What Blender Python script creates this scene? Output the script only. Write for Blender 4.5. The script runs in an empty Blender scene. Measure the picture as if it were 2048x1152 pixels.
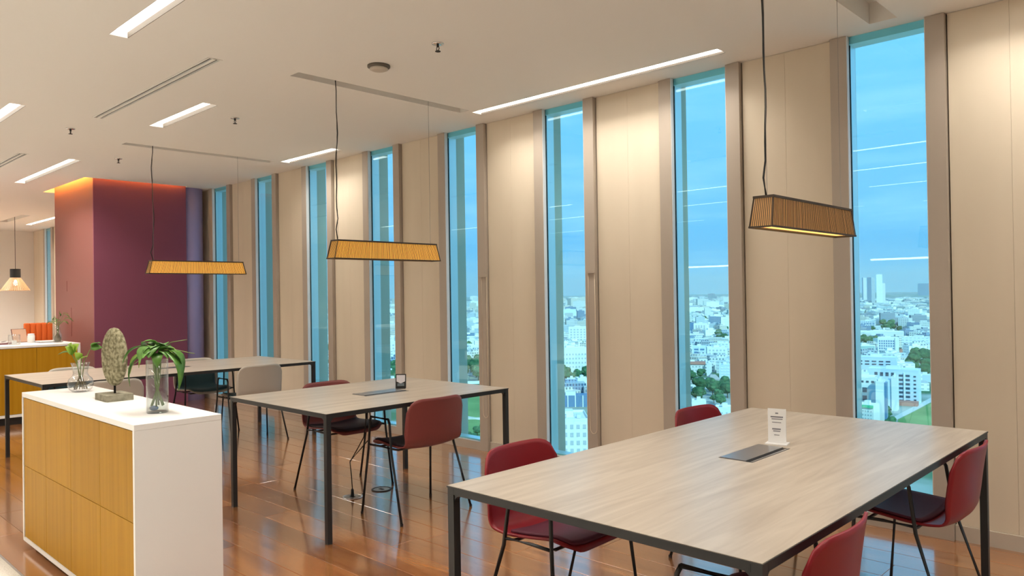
import bpy, bmesh, math, random
from mathutils import Vector, Matrix
PI = math.pi
R = math.radians
random.seed(7)

# ------------------------------------------------------------------ camera
scene = bpy.context.scene
FPX, YAW, PITCH, ROLL, CAMH = 1512.45, 0.7661, 0.0074, -0.0150, 1.40
fw = Vector((-math.sin(YAW)*math.cos(PITCH), math.cos(YAW)*math.cos(PITCH), math.sin(PITCH)))
rt = Vector((math.cos(YAW), math.sin(YAW), 0.0))
up = rt.cross(fw)
rt2 = math.cos(ROLL)*rt + math.sin(ROLL)*up
up2 = -math.sin(ROLL)*rt + math.cos(ROLL)*up
CAMPOS = Vector((0, 0, CAMH))
cd = bpy.data.cameras.new('camera')
cam = bpy.data.objects.new('camera', cd)
scene.collection.objects.link(cam)
M = Matrix((rt2, up2, -fw)).transposed().to_4x4()
M.translation = CAMPOS
cam.matrix_world = M
cd.sensor_width = 36.0
cd.lens = FPX/2048*36.0
cd.clip_start = 0.05
cd.clip_end = 40000
scene.camera = cam

# ------------------------------------------------------------------ colour management
vs = scene.view_settings
vs.view_transform = 'Standard'
vs.look = 'None'
vs.gamma = 1.0
vs.use_curve_mapping = False
vs.exposure = 0.0

# ------------------------------------------------------------------ sky
SKY_STRENGTH = 1.3
world = bpy.data.worlds.new('sky')
scene.world = world
world.use_nodes = True
wn = world.node_tree
wn.nodes.clear()
def N(nt, kind, **kw):
    n = nt.nodes.new(kind)
    for k, v in kw.items():
        setattr(n, k, v)
    return n
def L(nt, a, b):
    nt.links.new(a, b)
tc = N(wn, 'ShaderNodeTexCoord')
sep = N(wn, 'ShaderNodeSeparateXYZ'); L(wn, tc.outputs['Generated'], sep.inputs[0])
ramp = N(wn, 'ShaderNodeValToRGB'); L(wn, sep.outputs['Z'], ramp.inputs[0])
cr = ramp.color_ramp
cr.elements[0].position = 0.0; cr.elements[0].color = (0.36, 0.60, 0.86, 1)
cr.elements[1].position = 1.0; cr.elements[1].color = (0.22, 0.46, 0.86, 1)
for pos, col in ((0.06, (0.25, 0.53, 0.84, 1)), (0.17, (0.30, 0.60, 0.90, 1)), (0.40, (0.38, 0.72, 1.0, 1))):
    e = cr.elements.new(pos); e.color = col
mp = N(wn, 'ShaderNodeMapping'); mp.inputs['Scale'].default_value = (2.2, 2.2, 15.0)
L(wn, tc.outputs['Generated'], mp.inputs[0])
nz = N(wn, 'ShaderNodeTexNoise'); nz.inputs['Scale'].default_value = 1.6; nz.inputs['Detail'].default_value = 7
nz.inputs['Roughness'].default_value = 0.6
L(wn, mp.outputs[0], nz.inputs['Vector'])
cram = N(wn, 'ShaderNodeValToRGB'); L(wn, nz.outputs[0], cram.inputs[0])
cram.color_ramp.elements[0].position = 0.46; cram.color_ramp.elements[0].color = (0, 0, 0, 1)
cram.color_ramp.elements[1].position = 0.78; cram.color_ramp.elements[1].color = (0.45, 0.45, 0.45, 1)
mixc = N(wn, 'ShaderNodeMixRGB'); L(wn, cram.outputs[0], mixc.inputs[0])
L(wn, ramp.outputs[0], mixc.inputs[1]); mixc.inputs[2].default_value = (0.80, 0.92, 1.0, 1)
bg = N(wn, 'ShaderNodeBackground'); L(wn, mixc.outputs[0], bg.inputs[0]); bg.inputs[1].default_value = SKY_STRENGTH
wo = N(wn, 'ShaderNodeOutputWorld'); L(wn, bg.outputs[0], wo.inputs[0])

# ------------------------------------------------------------------ sun (along the facade, lights the city)
sd = bpy.data.lights.new('sun', 'SUN'); sd.energy = 4.2; sd.angle = R(1.0); sd.color = (1.0, 0.96, 0.88)
sun = bpy.data.objects.new('sun', sd); scene.collection.objects.link(sun)
sun.rotation_euler = Vector((-0.70, 0.45, -0.55)).to_track_quat('-Z', 'Y').to_euler()

LAMP_STRENGTH = 6.0
STRIP_W = 12.8      # watts per metre of strip
LAMP_COLOR = (1.0, 0.92, 0.82)

# ================================================================== helpers
COL = scene.collection
def px_ray(px, py):
    return fw + rt2*((px-1024)/FPX) - up2*((py-576)/FPX)
GROUND = -85.0
def on_z(px, py, z):
    d = px_ray(px, py); t = (z-CAMH)/d.z
    return CAMPOS + d*t

def link(o, parent=None):
    COL.objects.link(o)
    if parent is not None:
        o.parent = parent
    return o
def tag(o, label=None, cat=None, group=None, kind=None):
    if label: o['label'] = label
    if cat: o['category'] = cat
    if group: o['group'] = group
    if kind: o['kind'] = kind
    return o
def empty(name, loc=(0, 0, 0), rz=0.0):
    o = bpy.data.objects.new(name, None); o.empty_display_size = 0.1
    o.location = loc; o.rotation_euler = (0, 0, rz)
    return link(o)
def obj(name, bm, mat, parent=None, smooth=False, loc=None):
    me = bpy.data.meshes.new(name)
    bmesh.ops.recalc_face_normals(bm, faces=bm.faces[:])
    bm.to_mesh(me); bm.free()
    if smooth:
        for p in me.polygons: p.use_smooth = True
    if mat: me.materials.append(mat)
    o = bpy.data.objects.new(name, me)
    if loc: o.location = loc
    return link(o, parent)
def dup(o, parent=None, loc=None, name=None):
    c = o.copy()
    if name: c.name = name
    COL.objects.link(c)
    c.parent = parent
    if loc is not None: c.location = loc
    return c
def copy_tree(o, parent=None):
    c = o.copy(); COL.objects.link(c); c.parent = parent
    for ch in list(o.children):
        copy_tree(ch, c)
    return c
def struct(name, bm, mat, parent=None, smooth=False):
    o = obj(name, bm, mat, parent, smooth)
    if parent is None: o['kind'] = 'structure'
    return o
def BM(): return bmesh.new()
def box(bm, x0, x1, y0, y1, z0, z1, bev=0.0):
    vs_ = [bm.verts.new(c) for c in ((x0,y0,z0),(x1,y0,z0),(x1,y1,z0),(x0,y1,z0),(x0,y0,z1),(x1,y0,z1),(x1,y1,z1),(x0,y1,z1))]
    fs = [(0,3,2,1),(4,5,6,7),(0,1,5,4),(1,2,6,5),(2,3,7,6),(3,0,4,7)]
    F = [bm.faces.new([vs_[i] for i in f]) for f in fs]
    if bev > 0:
        es = list({e for f in F for e in f.edges})
        bmesh.ops.bevel(bm, geom=es, offset=bev, segments=2, affect='EDGES', profile=0.5)
    return bm
def bx(*a, **k):
    return box(BM(), *a, **k)
def frame_axes(d):
    d = d.normalized()
    a = Vector((0, 0, 1)) if abs(d.z) < 0.9 else Vector((1, 0, 0))
    u = d.cross(a).normalized(); v = u.cross(d).normalized()
    return u, v
def tube(bm, pts, r, n=8, cap=True):
    pts = [Vector(p) for p in pts]
    rs = r if isinstance(r, (list, tuple)) else [r]*len(pts)
    rings = []
    pu = None
    for i, p in enumerate(pts):
        if i == 0: d = pts[1]-pts[0]
        elif i == len(pts)-1: d = pts[-1]-pts[-2]
        else: d = (pts[i+1]-p).normalized()+(p-pts[i-1]).normalized()
        d.normalize()
        if pu is None: u, v = frame_axes(d)
        else:
            u = (pu - d*pu.dot(d)).normalized(); v = d.cross(u)
        pu = u
        rings.append([bm.verts.new(p+(u*math.cos(2*PI*k/n)+v*math.sin(2*PI*k/n))*rs[i]) for k in range(n)])
    for a, b in zip(rings, rings[1:]):
        for k in range(n):
            bm.faces.new((a[k], a[(k+1)%n], b[(k+1)%n], b[k]))
    if cap:
        bm.faces.new(rings[0][::-1]); bm.faces.new(rings[-1])
    return bm
def lathe(bm, prof, n=24, c=(0, 0, 0), close=False):
    rings = []
    for r, z in prof:
        if r < 1e-5:
            rings.append([bm.verts.new((c[0], c[1], c[2]+z))])
        else:
            rings.append([bm.verts.new((c[0]+r*math.cos(2*PI*k/n), c[1]+r*math.sin(2*PI*k/n), c[2]+z)) for k in range(n)])
    for a, b in zip(rings, rings[1:]):
        for k in range(n):
            k2 = (k+1) % n
            if len(a) == 1 and len(b) == 1: continue
            if len(a) == 1: bm.faces.new((a[0], b[k2], b[k]))
            elif len(b) == 1: bm.faces.new((a[k], a[k2], b[0]))
            else: bm.faces.new((a[k], a[k2], b[k2], b[k]))
    return bm
def prism(bm, poly, z0, z1, fn=lambda x, y, z: (x, y, z)):
    a = [bm.verts.new(fn(x, y, z0)) for x, y in poly]
    b = [bm.verts.new(fn(x, y, z1)) for x, y in poly]
    n = len(poly)
    for k in range(n):
        bm.faces.new((a[k], a[(k+1)%n], b[(k+1)%n], b[k]))
    bm.faces.new(a[::-1]); bm.faces.new(b)
    return bm

# ------------------------------------------------------------------ materials
MATS = {}
def mat(name, col=(0.8, 0.8, 0.8), rough=0.5, metal=0.0, spec=0.5, emit=None, estr=0.0, coat=0.0):
    m = bpy.data.materials.new(name); m.use_nodes = True
    b = m.node_tree.nodes['Principled BSDF']
    b.inputs['Base Color'].default_value = (*col, 1)
    b.inputs['Roughness'].default_value = rough
    b.inputs['Metallic'].default_value = metal
    b.inputs['Specular IOR Level'].default_value = spec
    b.inputs['Coat Weight'].default_value = coat
    if emit:
        b.inputs['Emission Color'].default_value = (*emit, 1)
        b.inputs['Emission Strength'].default_value = estr
    MATS[name] = m
    return m
def bsdf(m): return m.node_tree.nodes['Principled BSDF']
def noise_col(m, c1, c2, scale=(1, 1, 1), nscale=5.0, detail=4, lo=0.35, hi=0.65, rnd=False, bump=0.0, coord='Object', dist=0.0, rng=(0.78, 1.2)):
    nt = m.node_tree; b = bsdf(m)
    t = N(nt, 'ShaderNodeTexCoord'); mpn = N(nt, 'ShaderNodeMapping'); mpn.inputs['Scale'].default_value = scale
    L(nt, t.outputs[coord], mpn.inputs[0])
    vec = mpn.outputs[0]
    if rnd:
        oi = N(nt, 'ShaderNodeObjectInfo'); ml = N(nt, 'ShaderNodeMath', operation='MULTIPLY'); ml.inputs[1].default_value = 37.0
        L(nt, oi.outputs['Random'], ml.inputs[0])
        va = N(nt, 'ShaderNodeVectorMath', operation='ADD'); L(nt, vec, va.inputs[0]); L(nt, ml.outputs[0], va.inputs[1])
        vec = va.outputs[0]
    nn = N(nt, 'ShaderNodeTexNoise'); nn.inputs['Scale'].default_value = nscale; nn.inputs['Detail'].default_value = detail
    nn.inputs['Distortion'].default_value = dist
    L(nt, vec, nn.inputs['Vector'])
    rp = N(nt, 'ShaderNodeValToRGB'); L(nt, nn.outputs[0], rp.inputs[0])
    rp.color_ramp.elements[0].position = lo; rp.color_ramp.elements[0].color = (*c1, 1)
    rp.color_ramp.elements[1].position = hi; rp.color_ramp.elements[1].color = (*c2, 1)
    out = rp.outputs[0]
    if rnd:
        hs = N(nt, 'ShaderNodeHueSaturation'); mr = N(nt, 'ShaderNodeMapRange')
        mr.inputs['To Min'].default_value = rng[0]; mr.inputs['To Max'].default_value = rng[1]
        L(nt, oi.outputs['Random'], mr.inputs[0]); L(nt, mr.outputs[0], hs.inputs['Value']); L(nt, out, hs.inputs['Color'])
        out = hs.outputs[0]
    L(nt, out, b.inputs['Base Color'])
    if bump > 0:
        bp = N(nt, 'ShaderNodeBump'); bp.inputs['Strength'].default_value = bump; bp.inputs['Distance'].default_value = 0.01
        L(nt, nn.outputs[0], bp.inputs['Height']); L(nt, bp.outputs[0], b.inputs['Normal'])
    return m

m_ceil = mat('ceiling_paint', (0.83, 0.81, 0.765), 0.85, spec=0.2)
m_wall = mat('wall_paint', (0.80, 0.78, 0.74), 0.8, spec=0.2)
m_dark = mat('duct_dark', (0.02, 0.018, 0.016), 0.7)
m_panel = noise_col(mat('panel_beige', rough=0.6, spec=0.3), (0.68, 0.60, 0.475), (0.73, 0.645, 0.515), (1, 1, 0.15), 3.0, 3)
m_base = mat('baseboard_beige', (0.56, 0.50, 0.42), 0.6)
m_frame = noise_col(mat('bronze_frame', rough=0.45, metal=0.0), (0.43, 0.375, 0.315), (0.47, 0.41, 0.345), (1, 1, 0.1), 4.0, 2)
m_jamb = mat('white_jamb', (0.80, 0.80, 0.78), 0.4)
m_fin = mat('exterior_fin', (0.95, 0.96, 0.97), 0.42, metal=0.75)
m_black = mat('black_steel', (0.018, 0.019, 0.020), 0.42, spec=0.5)
m_blackrub = mat('black_rubber', (0.012, 0.012, 0.012), 0.7)
m_steel = mat('wire_steel', (0.35, 0.34, 0.32), 0.4, metal=0.8)
m_chrome = mat('chrome', (0.75, 0.75, 0.75), 0.18, metal=1.0)
m_white = mat('white_laminate', (0.84, 0.83, 0.81), 0.38)
m_lamp = mat('lamp_diffuser', (1, 1, 1), 0.5, emit=LAMP_COLOR, estr=LAMP_STRENGTH)
m_lampwall = mat('lamp_recess', (0.13, 0.11, 0.085), 0.6)
m_cove = mat('cove_strip', (1, 0.8, 0.5), 0.5, emit=(1.0, 0.52, 0.09), estr=38.0)
m_maroon = mat('maroon_paint', (0.250, 0.075, 0.125), 0.6, spec=0.25)
m_terra = mat('terracotta_paint', (0.25, 0.090, 0.078), 0.5, spec=0.3)
m_purple = mat('lavender_paint', (0.42, 0.37, 0.66), 0.5)
m_carpet = noise_col(mat('carpet', rough=0.95, spec=0.1), (0.60, 0.58, 0.53), (0.72, 0.70, 0.65), nscale=120, bump=0.3)

# floor wood
m_floor = mat('floor_wood', rough=0.2, spec=0.9, coat=1.0)
bsdf(m_floor).inputs['Coat IOR'].default_value = 1.9; bsdf(m_floor).inputs['Coat Roughness'].default_value = 0.11
noise_col(m_floor, (0.20, 0.068, 0.018), (0.40, 0.165, 0.048), (0.8, 9.0, 9.0), 2.2, 6, 0.3, 0.72, rnd=True, dist=0.6)
def floor_gloss(m):
    nt = m.node_tree; b = bsdf(m)
    t = N(nt, 'ShaderNodeTexCoord'); g = N(nt, 'ShaderNodeNewGeometry')
    mpn = N(nt, 'ShaderNodeMapping'); mpn.inputs['Scale'].default_value = (3.0, 26.0, 1)
    L(nt, g.outputs['Position'], mpn.inputs[0])
    n1 = N(nt, 'ShaderNodeTexNoise'); n1.inputs['Scale'].default_value = 1.5; n1.inputs['Detail'].default_value = 5
    n1.inputs['Distortion'].default_value = 0.8
    L(nt, mpn.outputs[0], n1.inputs['Vector'])
    bp = N(nt, 'ShaderNodeBump'); bp.inputs['Strength'].default_value = 0.25; bp.inputs['Distance'].default_value = 0.004
    L(nt, n1.outputs[0], bp.inputs['Height']); L(nt, bp.outputs[0], b.inputs['Normal'])
    mr = N(nt, 'ShaderNodeMapRange'); mr.inputs['To Min'].default_value = 0.14; mr.inputs['To Max'].default_value = 0.30
    L(nt, n1.outputs[0], mr.inputs[0]); L(nt, mr.outputs[0], b.inputs['Roughness'])
floor_gloss(m_floor)
m_oak = noise_col(mat('table_oak', rough=0.34, spec=0.5), (0.36, 0.305, 0.245), (0.50, 0.44, 0.365), (14.0, 1.1, 6.0), 1.6, 7, 0.3, 0.7, rnd=True, dist=0.9, bump=0.06, rng=(0.96, 1.04))
m_doorwood = noise_col(mat('cabinet_oak', rough=0.45, spec=0.1), (0.39, 0.190, 0.008), (0.46, 0.238, 0.014), (22.0, 22.0, 0.6), 1.5, 5, 0.3, 0.7, rnd=True, rng=(0.95, 1.06))
m_stone = noise_col(mat('carved_stone', rough=0.9, spec=0.2), (0.15, 0.135, 0.075), (0.37, 0.34, 0.22), (1, 1, 1), 55, 5, 0.38, 0.62, bump=0.9)
m_stone2 = noise_col(mat('base_stone', rough=0.9, spec=0.2), (0.19, 0.175, 0.125), (0.30, 0.28, 0.21), (1, 1, 1), 30, 5, bump=0.4)

def glass_mat(name, tint, spec_boost=1.0):
    m = bpy.data.materials.new(name); m.use_nodes = True
    nt = m.node_tree; nt.nodes.clear()
    lw = N(nt, 'ShaderNodeLayerWeight'); lw.inputs['Blend'].default_value = 0.5
    pw = N(nt, 'ShaderNodeMath', operation='POWER'); L(nt, lw.outputs['Facing'], pw.inputs[0]); pw.inputs[1].default_value = 4.0
    mr = N(nt, 'ShaderNodeMapRange'); L(nt, pw.outputs[0], mr.inputs[0])
    mr.inputs['To Min'].default_value = 0.045*spec_boost; mr.inputs['To Max'].default_value = 0.9
    tr = N(nt, 'ShaderNodeBsdfTransparent'); tr.inputs[0].default_value = (*tint, 1)
    gl = N(nt, 'ShaderNodeBsdfGlossy'); gl.inputs['Roughness'].default_value = 0.0
    mx = N(nt, 'ShaderNodeMixShader'); L(nt, mr.outputs[0], mx.inputs[0]); L(nt, tr.outputs[0], mx.inputs[1]); L(nt, gl.outputs[0], mx.inputs[2])
    o = N(nt, 'ShaderNodeOutputMaterial'); L(nt, mx.outputs[0], o.inputs[0])
    MATS[name] = m
    return m
m_glass = glass_mat('window_glass', (0.675, 0.945, 1.0), 1.3)
m_vase = glass_mat('clear_glass', (0.965, 0.975, 0.975), 1.6)
m_water = glass_mat('water', (0.90, 0.94, 0.92))

# ================================================================== SETTING
H = 2.923          # ceiling
W = 4.683          # window frame face
XL, XR, YB = -19.2, 3.0, -6.5
PIT = 1.225
# ------------------------------------------------------------------ floor
struct('floor_slab', bx(XL-0.2, XR+0.2, YB-0.2, W+0.3, -0.40, -0.012), mat('screed', (0.2, 0.12, 0.06), 0.8))
floor = struct('floor', bx(XL, XR, 1.04, W+0.06, -0.0119, -0.0060), MATS['screed'])
PLW, PLL = 0.19, 1.95
_cache = {}
def plank(x0, x1, y0, y1):
    key = (round(x1-x0, 2), round(y1-y0, 3))
    if key not in _cache:
        lx, ly = (x1-x0)/2-0.001, (y1-y0)/2-0.001
        b_ = BM(); box(b_, -lx, lx, -ly, ly, -0.0058, 0.0)
        top = [e for e in b_.edges if all(v.co.z > -0.001 for v in e.verts)]
        bmesh.ops.bevel(b_, geom=top, offset=0.0012, segments=1, affect='EDGES')
        o = obj('plank', b_, m_floor, floor, loc=((x0+x1)/2, (y0+y1)/2, 0))
        _cache[key] = o
        return o
    return dup(_cache[key], floor, ((x0+x1)/2, (y0+y1)/2, 0))
rows = []
y = 1.045
while y < W+0.03:
    rows.append((y, min(y+PLW, W+0.05))); y += PLW
stuff = BM()
rr = random.Random(3)
for i, (y0, y1) in enumerate(rows):
    x = XR - rr.uniform(0.1, PLL)
    prevx = XR
    while prevx > XL:
        xa = max(x, XL)
        if prevx > 0.6 or prevx < -12.2:
            box(stuff, xa+0.001, prevx-0.001, y0+0.001, y1-0.001, -0.0058, 0.0)
        else:
            plank(xa, prevx, y0, y1)
        prevx = xa
        x -= PLL
o = obj('plank_rest', stuff, m_floor, floor); o['kind'] = 'stuff'
struct('floor_carpet', bx(XL, XR, YB, 1.035, -0.0119, -0.001), m_carpet)
struct('trim_1', bx(XL, XR, 1.035, 1.045, -0.0119, 0.001), m_steel)

# ------------------------------------------------------------------ ceiling with recesses
# (x0,x1,y0,y1,depth,kind)
LROWS = []
def lightslot(x0, x1, yc, wd=0.105, dep=0.045, pw=1.0): LROWS.append((x0, x1, yc-wd/2, yc+wd/2, dep, pw))
lightslot(-4.61, -2.35, 4.395, 0.11, 0.024, 0.6); lightslot(-7.76, -6.72, 4.395, 0.12, 0.024, 0.6)
lightslot(-4.65, -2.40, 1.582); lightslot(-6.88, -5.80, 2.645, 0.125); lightslot(-9.05, -6.80, 1.575, 0.115)
lightslot(-11.32, -9.08, 2.635, 0.125); lightslot(-17.5, -15.2, 4.22, 0.12, 0.024)
lightslot(-13.4, -11.2, 1.58); lightslot(-1.40, 0.85, 1.58, pw=0.4); lightslot(-2.30, -0.05, 2.645, pw=0.3); lightslot(-1.10, 1.15, 4.395, 0.11, 0.024, 0.65); lightslot(0.9, 2.7, 2.645)  # unseen strips; the right-hand ones are added to brighten the right panels
for yy in (-0.72, -2.5, -5.2):
    for xx in (-2.9, -6.1, -9.4, -12.7): lightslot(xx-1.1, xx+1.1, yy, 0.105, 0.014)
lightslot(-3.5, -2.0, 0.75, 0.105, 0.014, 0.3)
lightslot(-16.5, -14.3, 1.2, pw=2.5); lightslot(-18.4, -16.2, 2.6, pw=3.0); lightslot(-18.4, -16.2, 0.2, pw=2.5)  # unseen strips added with raised power to brighten the far white wall
SLOTS = [(-1.515, -1.365, 2.55, 4.58, 0.12), (-4.69, -4.575, 2.70, 4.275, 0.10), (-7.89, -7.775, 2.70, 4.275, 0.10),
         (-17.1, -15.5, 3.63, 3.77, 0.10)]
VENTS = [(-6.87, -4.67, 2.120, 2.215), (-11.2, -9.02, 2.090, 2.185)]
BLK = (-11.95, -10.35, 3.20, 4.36)   # coloured block
COVE = (BLK[0]-0.12, BLK[1]+0.05, BLK[2]-0.11, BLK[3])
holes = [(a, b, c, d, e) for a, b, c, d, e, w_ in LROWS] + SLOTS + [(a, b, c, d, 0.06) for a, b, c, d in VENTS] + [(*COVE, 0.16)]
xs = sorted({XL, XR} | {h[0] for h in holes} | {h[1] for h in holes})
ys = sorted({YB, W+0.045} | {h[2] for h in holes} | {h[3] for h in holes})
cb = BM(); vc = {}
def cv(x, y, z):
    k = (round(x, 4), round(y, 4), round(z, 4))
    if k not in vc: vc[k] = cb.verts.new(k)
    return vc[k]
def quad(*ps):
    try: cb.faces.new([cv(*p) for p in ps])
    except ValueError: pass
# row strips to keep the face count low: merge cells along x
for j in range(len(ys)-1):
    ya, yb = ys[j], ys[j+1]; yc = (ya+yb)/2
    run = None
    for i in range(len(xs)-1):
        xa, xb = xs[i], xs[i+1]; xc = (xa+xb)/2
        inside = any(h[0] < xc < h[1] and h[2] < yc < h[3] for h in holes)
        if inside:
            if run is not None: quad((run, ya, H), (xa, ya, H), (xa, yb, H), (run, yb, H)); run = None
        elif run is None: run = xa
    if run is not None: quad((run, ya, H), (XR, ya, H), (XR, yb, H), (run, yb, H))
for (a, b, c, d, dep) in holes:
    z1 = H+dep
    quad((a, c, H), (b, c, H), (b, c, z1), (a, c, z1)); quad((a, d, H), (b, d, H), (b, d, z1), (a, d, z1))
    quad((a, c, H), (a, d, H), (a, d, z1), (a, c, z1)); quad((b, c, H), (b, d, H), (b, d, z1), (b, c, z1))
    quad((a, c, z1), (b, c, z1), (b, d, z1), (a, d, z1))
o = struct('ceiling', cb, m_ceil)
struct('ceiling_slab', bx(XL-0.2, XR+0.2, YB-0.2, W+0.36, H+0.18, H+0.5), m_wall)

# ------------------------------------------------------------------ room walls
struct('wall_back', bx(XL-0.2, XR+0.2, YB-0.2, YB, -0.3, H+0.2), m_wall)
struct('wall_right', bx(XR, XR+0.2, YB, W+0.3, -0.3, H+0.2), m_wall)
struct('wall_left', bx(XL-0.2, XL, YB, W+0.3, -0.3, H+0.2), m_wall)

# ------------------------------------------------------------------ window wall
OPW, ST = 0.432, 0.097          # clear opening, stile width
wins = [(-1.254-PIT*k) for k in range(-1, 8)]       # right edge of each clear opening
FARWIN = -17.80
segs = []
allw = [(-1.254-PIT*k) for k in range(-2, 8)] + [FARWIN]
yg = W+0.037
def window(idx, xr):
    xl = xr-OPW
    f = BM()
    root = empty('window_%d' % idx, ((xl+xr)/2, W, 0)); root['kind'] = 'structure'
    cx = (xl+xr)/2; h2 = OPW/2
    def part(name, bm_, m):
        return obj(name, bm_, m, root)
    part('stile', bx(-h2-ST, -h2, 0, 0.075, 0, H-0.002), m_frame)
    part('stile', bx(h2, h2+ST, 0, 0.075, 0, H-0.002), m_frame)
    part('bottom_rail', bx(-h2, h2, 0, 0.075, 0, 0.075), m_frame)
    part('jamb', bx(-h2, -h2+0.004, 0.003, 0.036, 0.075, H-0.002), m_jamb)
    part('jamb', bx(h2-0.004, h2, 0.003, 0.036, 0.075, H-0.002), m_jamb)
    part('pane', bx(-h2, h2, 0.037, 0.043, 0.075, H-0.002), m_glass)
    part('gasket', bx(-h2+0.0, -h2+0.008, 0.0445, 0.052, 0.075, H-0.05), m_blackrub)
    for s in (-1, 1):
        a, b = (-h2-0.03, -h2+0.003) if s < 0 else (h2-0.003, h2+0.03)
        part('fin', bx(a, b, 0.0525, 0.145, 0.03, H+0.05), m_fin)
    part('outer_head', bx(-h2+0.003, h2-0.003, 0.0445, 0.145, H-0.045, H+0.05), m_fin)
    part('outer_sill', bx(-h2+0.003, h2-0.003, 0.0445, 0.145, 0.03, 0.085), m_fin)
    return root
for i, xr in enumerate(allw):
    window(i+1, xr)
# solid wall behind the panels, split at the window openings
bands = []
edges_ = sorted(allw)
prev = XL
for xr in edges_:
    bands.append((prev, xr-OPW-ST)); prev = xr+ST
bands.append((prev, XR))
wb = BM()
for a, b in bands:
    box(wb, a-ST+0.05, b+ST-0.05, W+0.0775, W+0.30, -0.3, H+0.2)
for xr in edges_:
    box(wb, xr-OPW-ST+0.05, xr+ST-0.05, W+0.146, W+0.30, -0.3, 0.03)
    box(wb, xr-OPW-ST+0.05, xr+ST-0.05, W+0.0775, W+0.30, H+0.0505, H+0.2)
wall = struct('wall_front', wb, m_panel)
YP = W+0.036
for a, b in bands:
    n = max(2, int(round((b-a)/0.3015)))
    g = 0.007
    wd = (b-a-2*g)/n
    for k in range(n):
        obj('wall_panel', bx(a+g+k*wd+0.0005, a+g+(k+1)*wd-0.0005, YP, W+0.077, 0.085, H-0.002), m_panel, wall)
    bo = struct('baseboard_front', bx(a+0.003, b-0.003, YP-0.012, W+0.077, 0.0, 0.084), m_base, wall)

# ------------------------------------------------------------------ coloured block, column
x0, x1, y0, y1 = BLK
blk = empty('wall_block', ((x0+x1)/2, (y0+y1)/2, 0)); blk['kind'] = 'structure'
hx, hy = (x1-x0)/2, (y1-y0)/2
obj('side_face', bx(-hx, hx-0.02, -hy, -hy+0.03, 0, H+0.10), m_terra, blk)
obj('front_face', bx(hx-0.0195, hx, -hy, hy, 0, H+0.10), m_maroon, blk)
obj('core', bx(-hx, hx-0.02, -hy+0.0305, hy, 0, H+0.10), m_maroon, blk)
# access hatches on the side face
for (za, zb, xa, xb) in ((1.52, 1.66, -0.70, -0.28), (0.92, 1.30, -0.62, -0.10)):
    obj('hatch', bx(xa, xb, -hy-0.004, -hy-0.0005, za, zb), m_terra, blk)
colm = tag(struct('column', lathe(BM(), [(0.0, 0), (0.19, 0), (0.19, H-0.001), (0.0, H-0.001)], 40), m_purple, smooth=False))
colm.location = (-10.56, 4.475, 0.0)
for p in colm.data.polygons: p.use_smooth = abs(p.normal.z) < 0.5
# cove led strips
cs = tag(obj('cove_light', bx(BLK[0]-0.05, BLK[1]+0.0, BLK[2]-0.085, BLK[2]-0.055, H+0.11, H+0.125), m_cove), 'warm orange strip light in the ceiling cove beside the terracotta wall face', 'light')
cs2 = tag(obj('cove_light', bx(BLK[1]+0.016, BLK[1]+0.034, BLK[2]+0.02, BLK[3]-0.03, H+0.11, H+0.125), m_cove), 'warm orange strip light in the ceiling cove above the maroon wall face', 'light')

# ------------------------------------------------------------------ ceiling lights
LABS = ['long white recessed strip light in the ceiling along the tall windows', 'short white strip light in the ceiling beside the windows before the maroon block',
        'wide white strip light in the ceiling above the white cabinet', 'short white strip light between the slot vent and the far pendant lamp',
        'white strip light in the ceiling on the aisle side beyond the cabinet', 'white strip light in the ceiling before the terracotta wall face', 'white strip light in the ceiling of the far room by its window']
for i, (a, b, c, d, dep, pw) in enumerate(LROWS):
    cx, cy = (a+b)/2, (c+d)/2
    r = empty('ceiling_light', (cx, cy, H))
    tag(r, LABS[i] if i < len(LABS) else 'white recessed strip light out of view, several such added to brighten the room', 'ceiling light', 'recessed strip lights in the ceiling' )
    n = 2 if (b-a) > 1.5 else 1
    seg = (b-a)/n
    for k in range(n):
        xa, xb = -(b-a)/2+k*seg+0.004, -(b-a)/2+(k+1)*seg-0.004
        obj('diffuser', bx(xa, xb, -(d-c)/2+0.004, (d-c)/2-0.004, dep-0.009, dep-0.0005), m_lamp, r)
    hw = (d-c)/2
    rim = BM()
    box(rim, -(b-a)/2+0.0005, (b-a)/2-0.0005, hw-0.0035, hw-0.0005, 0.001, dep-0.0095); box(rim, -(b-a)/2+0.0005, (b-a)/2-0.0005, -hw+0.0005, -hw+0.0035, 0.001, dep-0.0095)
    obj('housing', rim, m_lampwall, r)
    ld = bpy.data.lights.new('strip', 'AREA'); ld.shape = 'RECTANGLE'; ld.size = (b-a)*0.98; ld.size_y = (d-c)-0.012
    ld.energy = STRIP_W*(b-a)*pw; ld.color = LAMP_COLOR; ld.spread = R(124)
    lo_ = bpy.data.objects.new('tube_light', ld); link(lo_, r); lo_.location = (0, 0, 0.0005)
# ------------------------------------------------------------------ vents
for i, (a, b, c, d) in enumerate(VENTS):
    r = empty('slot_diffuser', ((a+b)/2, (c+d)/2, H))
    tag(r, ('long slot air diffuser with two dark slots in the ceiling over the white cabinet', 'slot air diffuser in the ceiling beyond the strip lights near the terracotta block')[i], 'vent')
    l, w2 = (b-a)/2, (d-c)/2
    obj('duct_back', bx(-l+0.002, l-0.002, -w2+0.002, w2-0.002, 0.010, 0.0585), m_dark, r)
    for (ya, yb) in ((-w2+0.001, -w2+0.014), (-0.010, 0.010), (w2-0.014, w2-0.001)):
        obj('blade', bx(-l+0.002, l-0.002, ya, yb, -0.003, 0.0095), m_ceil, r)
    for s in (-1, 1):
        obj('end_cap', bx(s*l-0.012*(s > 0)-0.001*s, s*l+0.012*(s < 0)-0.001*s, -w2+0.015, w2-0.015, -0.003, 0.0095), m_ceil, r)
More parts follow.
